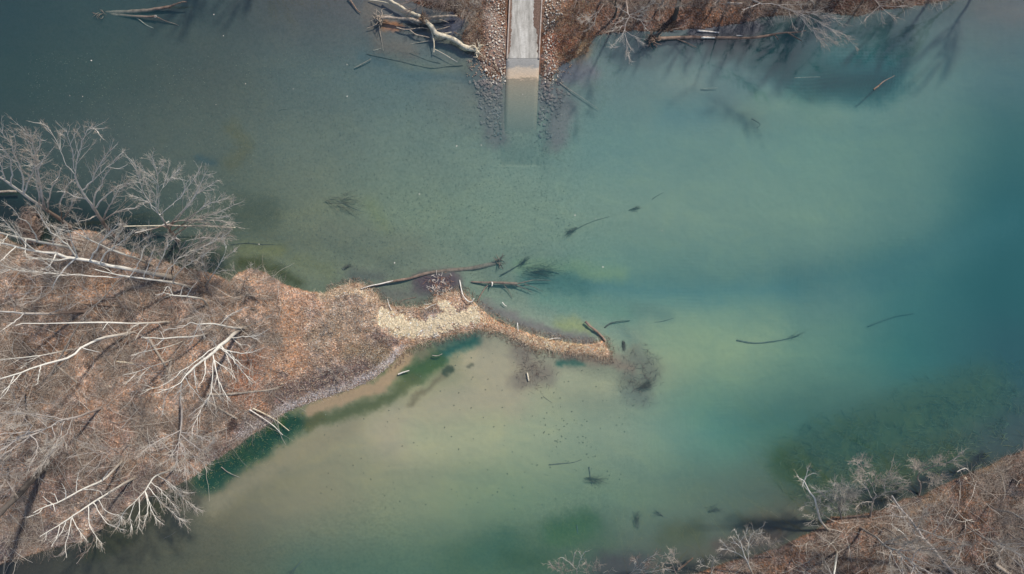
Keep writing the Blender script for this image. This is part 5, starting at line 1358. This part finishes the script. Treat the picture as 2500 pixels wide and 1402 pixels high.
# logs on the island
drift_log('fallen_log', 'tan barkless log lying on leaves near the island\'s south shore', [(681,947),(650,953),(600,958),(550,963),(505,963)], .10, .17, 'grey_wood')
drift_log('fallen_log', 'grey log slanting down-right under the big white fan tree', [(503,978),(530,994),(555,1009),(580,1023)], .13, .12, 'grey_wood')
drift_log('driftwood_pole', 'thin pale pole running off the island into the dark green pool', [(609,1000,1.1),(640,1020,.8),(668,1040,.4),(690,1062,.05)], .07, .04, 'white_wood', cat='pole')
drift_log('driftwood_pole', 'brown pole parallel above the pale pole, dipping into the green pool', [(617,997,1.1),(645,1010,.8),(675,1027,.4),(706,1052,-.05)], .08, .04, 'cream_wood', cat='pole')
drift_log('leaning_pole', 'long straight bare tan pole slanting across several white trunks', [(110,940,.9),(165,840,4.0),(210,765,6.5),(245,735,8),(283,690,9.5),(300,676,9.8)], .12, .05, 'grey_wood', cat='pole')
drift_log('fallen_log', 'grey log under the left part of the island, slanting down-right', [(139,893),(165,915),(190,935)], .13, .10, 'grey_wood')
drift_log('fallen_log', 'brown log in the shade left of the big white fan tree', [(365,828),(390,870),(412,906)], .16, .12, 'grey_wood')
drift_log('fallen_log', 'short upright-looking brown log end below the slanting brown log', [(417,880),(414,905),(412,930)], .18, .16, 'grey_wood')
drift_log('fallen_log', 'small split yellow log lying on red leaves', [(285,883),(305,885),(328,888)], .12, .10, 'cream_wood')
drift_log('fallen_log', 'dark fallen trunk lying leftwards above the long thin white trunk', [(300,748),(270,746),(235,744),(190,740),(120,738)], .15, .07, 'brown_wood')
drift_log('fallen_log', 'dark upright-lying snag near the left edge among leaves', [(56,700),(58,720),(55,748)], .14, .10, 'brown_wood')
drift_log('driftwood_stick', 'pale stick with a crook on the muddy gravel above the green pool', [(600,1030),(614,1040),(619,1046),(628,1042)], .05, .04, 'white_wood', cat='stick')
drift_log('driftwood_branch', 'bare crooked branch on the mud at the lower left corner', [(0,1364,.1),(25,1366,.2),(45,1363,.15),(58,1368,.05)], .06, .03, 'grey_wood', cat='branch')
drift_log('sunken_branch', 'thin pale stick lying under water in the dark green pool', [(540,1140,-.1),(560,1155,-.3),(600,1172,-.5)], .05, .03, 'grey_wood', cat='branch')
# lower right bank
drift_log('driftwood_log', 'reddish straight log leaning out at the bottom edge', [(1656,1391,.7),(1672,1379,.8),(1692,1362,.9)], .12, .08, 'brown_wood')
drift_log('driftwood_branch', 'pale forked driftwood at the bank edge near the right side', [(2337,1152,.3),(2348,1146,.4),(2358,1144,.4),(2363,1147,.3)], .06, .03, 'white_wood', cat='branch')
drift_log('fallen_log', 'grey log end at the bottom right corner', [(2430,1378),(2450,1392),(2470,1406)], .22, .2, 'grey_wood')
V, F = HULLS[2]; mb = MB(); mb.add(V, F); o = mb.build('bank_rock', rockm['tan'], smooth=False)
o.location = P(2358, 1168, 1.0); o.scale = (.35, .24, .2); o.rotation_euler = (0, 0, -.7); tag(o, 'single pale rock on the leafy edge of the lower right bank', 'rock')
o = o.copy(); C.objects.link(o); o.location = P(2083, 1358, 2.3); o.scale = (.2, .15, .12); tag(o, 'small orange-tan rock on the leafy slope of the lower right bank', 'rock')
o = o.copy(); C.objects.link(o); o.location = P(1482, 3, 1.7); o.scale = (.22, .17, .14); tag(o, 'bright pale rock alone at the top edge among brown leaves', 'rock')

# ------------------------------------------------------------------ shrubs on the island's open end
for k, (bx_, by_, h, sp, lb) in enumerate([
  (806, 792, 1.6, .9, 'small pale spiky shrub on the open ground west of the pale grass'),
  (838, 893, 2.6, 1.6, 'fine-twigged pale shrub near the gravel strip'),
  (648, 800, 2.2, 1.5, 'bare shrub at the right edge of the sapling thicket'),
  (630, 830, 2.2, 1.6, 'bare shrub just right of the big white fan tree\'s base'),
  (612, 700, 2.4, 1.4, 'pale branching shrub on the bright leafy point'),
  (440, 745, 2.2, 1.6, 'tangled brown shrub below the short bent white trunk'),
  (345, 745, 2.2, 1.5, 'tangled brown shrub right of the dark fallen trunk')]):
    auto_tree('bare_shrub', lb, bx_, by_, h, sp, 11, 'grey_bark', 'twig_pale' if k in (0, 1, 4) else 'twig_brown', 1.2, (.1, -.1), .035, cat='shrub', seed=120 + k, fork=.1, tl=.55)

# ------------------------------------------------------------------ ground cover
rg = np.random.default_rng(77)
def rocky(a, b_): return ((a > left_x(b_) - 4) & (a < 1240) | (a > 1324) & (a < right_x(b_) + 2)) & (b_ < 210)
def land_pts(n, x0=-80, x1=2580, y0=-80, y1=1480, margin=1.5, wfn=None):
    out = []
    tot = 0
    while tot < n:
        m_ = 60000
        px = rg.uniform(x0, x1, m_); py = rg.uniform(y0, y1, m_)
        ok = shore_at(px, py) > margin
        lx_, rx_ = ramp_edges(py); ok &= ~((px > lx_ - 3) & (px < rx_ + 6) & (py < 200))
        ok &= ~(rocky(px, py) & (rg.random(m_) < .8))
        if wfn is not None: ok &= rg.random(m_) < wfn(px, py)
        out.append(np.stack([px[ok], py[ok]], 1)); tot += ok.sum()
    return np.concatenate(out)[:n]
def world(px, py, z_): return np.stack([(px - 1250) * S, (701 - py) * S, z_], 1)
def leaves(name, label, pts, smin, smax, colfn, tilt=.45, lift=.02, cat='leaf litter'):
    n = len(pts); c0 = world(pts[:, 0], pts[:, 1], zat(pts[:, 0], pts[:, 1]) + lift + rg.random(n) * .05)
    nz = unit(rg.normal(size=(n, 3)) * [tilt, tilt, 0] + [0, 0, 1]); a = unit(np.cross(nz, rg.normal(size=(n, 3)))); b_ = np.cross(nz, a)
    s_ = rg.uniform(smin, smax, (n, 1)) / 2
    q = np.stack([c0 + a * s_, c0 + b_ * s_ * .6, c0 - a * s_, c0 - b_ * s_ * .6], 1).reshape(-1, 3)
    mb = MB(); mb.add(q, np.arange(4 * n).reshape(-1, 4), np.repeat(colfn(pts), 4, axis=0))
    o = mb.build(name, M['vcol'], smooth=False); return tag(o, label, cat, kind='stuff')
def litter_col(p):
    c = lcol_at(p[:, 0], p[:, 1]); k = rg.choice([.5, .8, 1.1, 1.45, 1.9], len(p), p=[.22, .26, .27, .18, .07])[:, None]
    t = rg.random((len(p), 1)); g_ = c.mean(1, keepdims=True); c = (c * .55 + g_ * np.array([1.05, 1.0, .92]) * .45) * k * 1.05 * (1 + (t - .45) * np.array([.30, 0, -.30]))
    return np.clip(c, .01, .82)
leaves('leaf_litter', 'brown and orange dead leaves covering the island and both banks', land_pts(180000, wfn=lambda a, b_: 1 - .93 * pale_w(a, b_)), .12, .27, litter_col)
def gcol(p): return np.clip(np.tile([.46, .43, .43], (len(p), 1)) * rg.choice([.5, .9, 1.4, 1.8], (len(p), 1)), 0, .85)
GRAV = [(985,851),(952,882),(905,917),(850,942),(770,967),(700,992),(650,1026),(590,1060)]
leaves('shore_gravel', 'pale lilac-grey gravel strip along the island\'s south shore', land_pts(6000, 560, 1000, 840, 1080, .2, lambda a, b_: (polydist(a, b_, GRAV) < 7 + rg.normal(size=len(a)) * 5) * 1.0), .07, .16, gcol, .8, .01, 'gravel')
def stems(name, label, pts, lmin, lmax, rad, colfn, slant=.8, curve=.3, zoff=0.0, cat='brush', K=3, dirv=None):
    n = len(pts); c0 = world(pts[:, 0], pts[:, 1], zat(pts[:, 0], pts[:, 1]) + zoff)
    d = rg.normal(size=(n, 3)) * [slant, slant, .2] + [0, 0, .6]
    if dirv is not None: d = d + np.array(dirv)
    d = unit(d); L_ = rg.uniform(lmin, lmax, (n, 1)); out = [c0]; cur = c0
    for k in range(1, K):
        d = unit(d + rg.normal(size=(n, 3)) * curve); d[:, 2] = np.abs(d[:, 2]) * .8; cur = cur + d * L_ / (K - 1); out.append(cur)
    mb = MB(); mb.tubes(np.stack(out, 1), np.tile(np.linspace(rad, rad * .4, K), (n, 1)) * rg.uniform(.7, 1.4, (n, 1)), 3, col=colfn(pts))
    o = mb.build(name, M['blade']); return tag(o, label, cat, kind='stuff')
def brush_w(px, py):
    n = vnoise(px / 45, py / 45, 61) * .6 + vnoise(px / 14, py / 14, 62) * .4
    w = sstep(.38, .75, n)
    isl = (px < 700) * 1.0 * sstep(720, 560, px) if False else (px < 690) * 1.0
    topb = (py < 110) * (np.abs(px - 1280) > 110); sb = (px > 1650) & (py > 1080)
    mid = (px > 690) & (px < 960) & (py > 700) & (py < 980)
    w = w * (1 - pale_w(px, py))
    return w * np.clip(isl * .8 + topb * 1.0 + sb * .9 + mid * .14, 0, 1)
def isle_w(a, b_): return (a < 690) * (.35 + .65 * sstep(.35, .6, vnoise(a / 70, b_ / 70, 64))) + (a > 1700) * (b_ > 1150) * .7
def brush_col(p):
    c = rg.choice(3, len(p)); pal = np.array([[.43, .36, .30], [.60, .54, .47], [.31, .235, .185]]); return pal[c] * rg.uniform(.75, 1.3, (len(p), 1))
stems('brushwood', 'fine bare brushwood and dead stems standing over the leaf litter', land_pts(66000, wfn=brush_w), .5, 2.1, .0085, brush_col, 1.3, .35)
def pale_col(p): return np.array([.95, .84, .66]) * rg.uniform(.55, 1.0, (len(p), 1)) * np.array([1, 1, 1])
stems('dry_grass', 'pale straw-coloured dry grass matted on the spit', land_pts(900, 930, 1180, 735, 835, 1, pale_w), .25, .6, .012, pale_col, 2.2, .4, cat='dry grass')
leaves('straw_mat', 'bleached straw matted flat on the crest of the spit', land_pts(3600, 930, 1180, 735, 835, 1, pale_w), .12, .30, lambda p: np.array([.95, .80, .56]) * rg.uniform(.50, 1.0, (len(p), 1)), .25, .02, 'straw')
stems('fallen_branches', 'pale fallen branches and leaning saplings criss-crossing the leaf litter', land_pts(1500, wfn=isle_w), 1.6, 5.0, .022, lambda p: np.array([[.62, .56, .48], [.46, .39, .32], [.74, .69, .61]])[rg.choice(3, len(p))] * rg.uniform(.8, 1.15, (len(p), 1)), 1.6, .16, .1, 'branches', 6)
def rust_w(a, b_):
    edge = (a > 780) * (shore_at(a, b_) < 9) * (b_ < 870) * (a < 1490)
    return np.clip(edge * .9 + (a > 1170) * (a < 1490) * .4 + (a > 690) * (a < 960) * (b_ > 690) * (b_ < 980) * .07, 0, 1) * (b_ < 1000) * (1 - .95 * pale_w(a, b_))
def rust_col(p): return np.array([[.80, .52, .34], [.92, .76, .55], [.34, .20, .13], [.94, .86, .70]])[rg.choice(4, len(p))] * rg.uniform(.7, 1.2, (len(p), 1))
stems('dry_stems', 'rusty dead stems and washed-up straw along the narrow spit', land_pts(9500, 690, 1490, 680, 985, .3, rust_w), .25, .8, .014, rust_col, 1.3, .3, cat='dry stems')
def top_w(a, b_): return ((b_ < 150) * (np.abs(a - 1405) < 50) * 1.0 + (np.abs(a - 1150) < 32) * (b_ < 150)) * .8
stems('red_stems', 'reddish dead weeds on both shoulders of the boat ramp', land_pts(6000, 1110, 1460, -20, 160, .5, top_w), .25, .7, .010, lambda p: np.array([[.34, .15, .09], [.50, .27, .16], [.62, .50, .32]])[rg.choice(3, len(p))] * rg.uniform(.7, 1.2, (len(p), 1)), 1.2, .3, cat='weeds')
# under water and floating
def bed_pts(n, x0, x1, y0, y1, wfn=None, maxd=-2):
    out = []; tot = 0
    while tot < n:
        px = rg.uniform(x0, x1, 20000); py = rg.uniform(y0, y1, 20000); ok = shore_at(px, py) < maxd
        if wfn is not None: ok &= rg.random(20000) < wfn(px, py)
        out.append(np.stack([px[ok], py[ok]], 1)); tot += ok.sum()
    return np.concatenate(out)[:n]
ww = lambda a, b_: (1 - sstep(40, 130, polydist(a, b_, [(2020,1150),(2200,1090),(2500,970)]))) * sstep(.35, .6, vnoise(a / 22, b_ / 14, 91))
stems('water_weed', 'olive strands of water weed trailing on the bed off the lower right bank', bed_pts(1900, 1850, 2560, 860, 1300, ww), .7, 2.0, .022, lambda p: np.array([[.12, .15, .08], [.09, .12, .07], [.17, .19, .11]])[rg.choice(3, len(p))] * rg.uniform(.8, 1.25, (len(p), 1)), .5, .35, 0.0, 'water weed', 5, (-.9, .25, -.9))
aw = lambda a, b_: (1 - sstep(20, 45, polydist(a, b_, [(720,1035),(640,1080),(500,1180)])))
stems('pool_algae', 'green and ochre algae tufts in the dark pool by the island\'s south shore', bed_pts(320, 460, 780, 1000, 1220, aw), .15, .4, .03, lambda p: np.array([[.20, .24, .07], [.10, .16, .06], [.30, .26, .12]])[rg.choice(3, len(p))] * rg.uniform(.8, 1.25, (len(p), 1)), .9, .4, 0.0, 'algae', 4)
spot_w = lambda a, b_: np.clip(.9 * (1 - sstep(30, 75, polydist(a, b_, [(1370,1040),(1400,1110)]))) + .12, 0, 1)
leaves('sunken_leaves', 'scattered dark sunken leaves and stones on the silt basin', bed_pts(300, 780, 1560, 860, 1260, spot_w, -12), .06, .26, lambda p: np.tile([.15, .16, .11], (len(p), 1)) * rg.uniform(.6, 1.4, (len(p), 1)), .2, .03, 'sunken leaves')
leaves('bed_pebbles', 'pale and dark pebbles speckling the gravel bed of the left channel', bed_pts(9000, 60, 1400, 120, 720, lambda a, b_: vnoise(a / 60, b_ / 60, 95), -12), .06, .17, lambda p: np.array([[.20, .20, .15], [.12, .12, .10]])[rg.choice(2, len(p))] * rg.uniform(.7, 1.3, (len(p), 1)), .3, .03, 'pebbles')
pf = bed_pts(26, 100, 1700, 20, 760, None, -14)
c0 = world(pf[:, 0], pf[:, 1], np.full(26, .012)); a = unit(rg.normal(size=(26, 3)) * [1, 1, 0]); b_ = np.cross(a, [0, 0, 1]); s_ = rg.uniform(.03, .08, (26, 1))
mb = MB(); mb.add(np.stack([c0 + a * s_ * 1.4, c0 + b_ * s_, c0 - a * s_ * 1.4, c0 - b_ * s_], 1).reshape(-1, 3), np.arange(104).reshape(-1, 4)); o = mb.build('floating_leaves', M['white_wood'], smooth=False)
tag(o, 'tiny pale leaves floating on the open water', 'floating leaves', kind='stuff')
dw = lambda a, b_: 1 - sstep(14, 46, np.hypot(a - 1075, (b_ - 698) * 1.1))
pd = bed_pts(150, 1020, 1130, 650, 745, dw, 3)
n_ = len(pd); c0 = world(pd[:, 0], pd[:, 1], np.maximum(zat(pd[:, 0], pd[:, 1]), -.12) + .08); d = unit(rg.normal(size=(n_, 3)) * [1, 1, .12]); L_ = rg.uniform(.2, .7, (n_, 1))
mb = MB(); mb.tubes(np.stack([c0 - d * L_ / 2, c0 + rg.normal(size=(n_, 3)) * .03, c0 + d * L_ / 2], 1), np.full((n_, 3), .025), 4, col=np.array([[.75, .68, .60], [.40, .22, .14], [.20, .14, .12]])[rg.choice(3, n_)])
o = mb.build('drift_sticks', M['blade']); tag(o, 'litter of white and rusty sticks in the dark shallows beside the spit knob', 'drift sticks', kind='stuff')

dark_w = lambda a, b_: np.maximum((1 - sstep(8, 60, np.hypot(a - 1302, (b_ - 900) * .8))) * sstep(.4, .6, vnoise(a / 9, b_ / 9, 98)), (1 - sstep(10, 78, np.hypot(a - 1566, (b_ - 915) * .8))) * sstep(.45, .62, vnoise(a / 12, b_ / 12, 99)))
stems('sunken_debris', 'brown sunken twigs and leaf muck in the two dark patches near the spit', bed_pts(480, 1230, 1650, 840, 990, dark_w, -4), .2, .9, .016, lambda p: np.array([[.12, .09, .08], [.20, .15, .12], [.30, .24, .19]])[rg.choice(3, len(p))] * rg.uniform(.7, 1.3, (len(p), 1)), 2.0, .4, 0.0, 'debris')
edge_w = lambda a, b_: (shore_at(a, b_) > -16) * ((b_ > 640) & (b_ < 900) & (a > 800) & (a < 1500)) * 1.0
stems('shoreline_debris', 'dark twigs and leaves washed along both edges of the spit under shallow water', bed_pts(3200, 780, 1520, 640, 900, edge_w, -1), .15, .6, .016, lambda p: np.array([[.14, .10, .08], [.34, .24, .17], [.5, .42, .34]])[rg.choice(3, len(p))] * rg.uniform(.7, 1.3, (len(p), 1)), 2.0, .4, 0.0, 'debris')
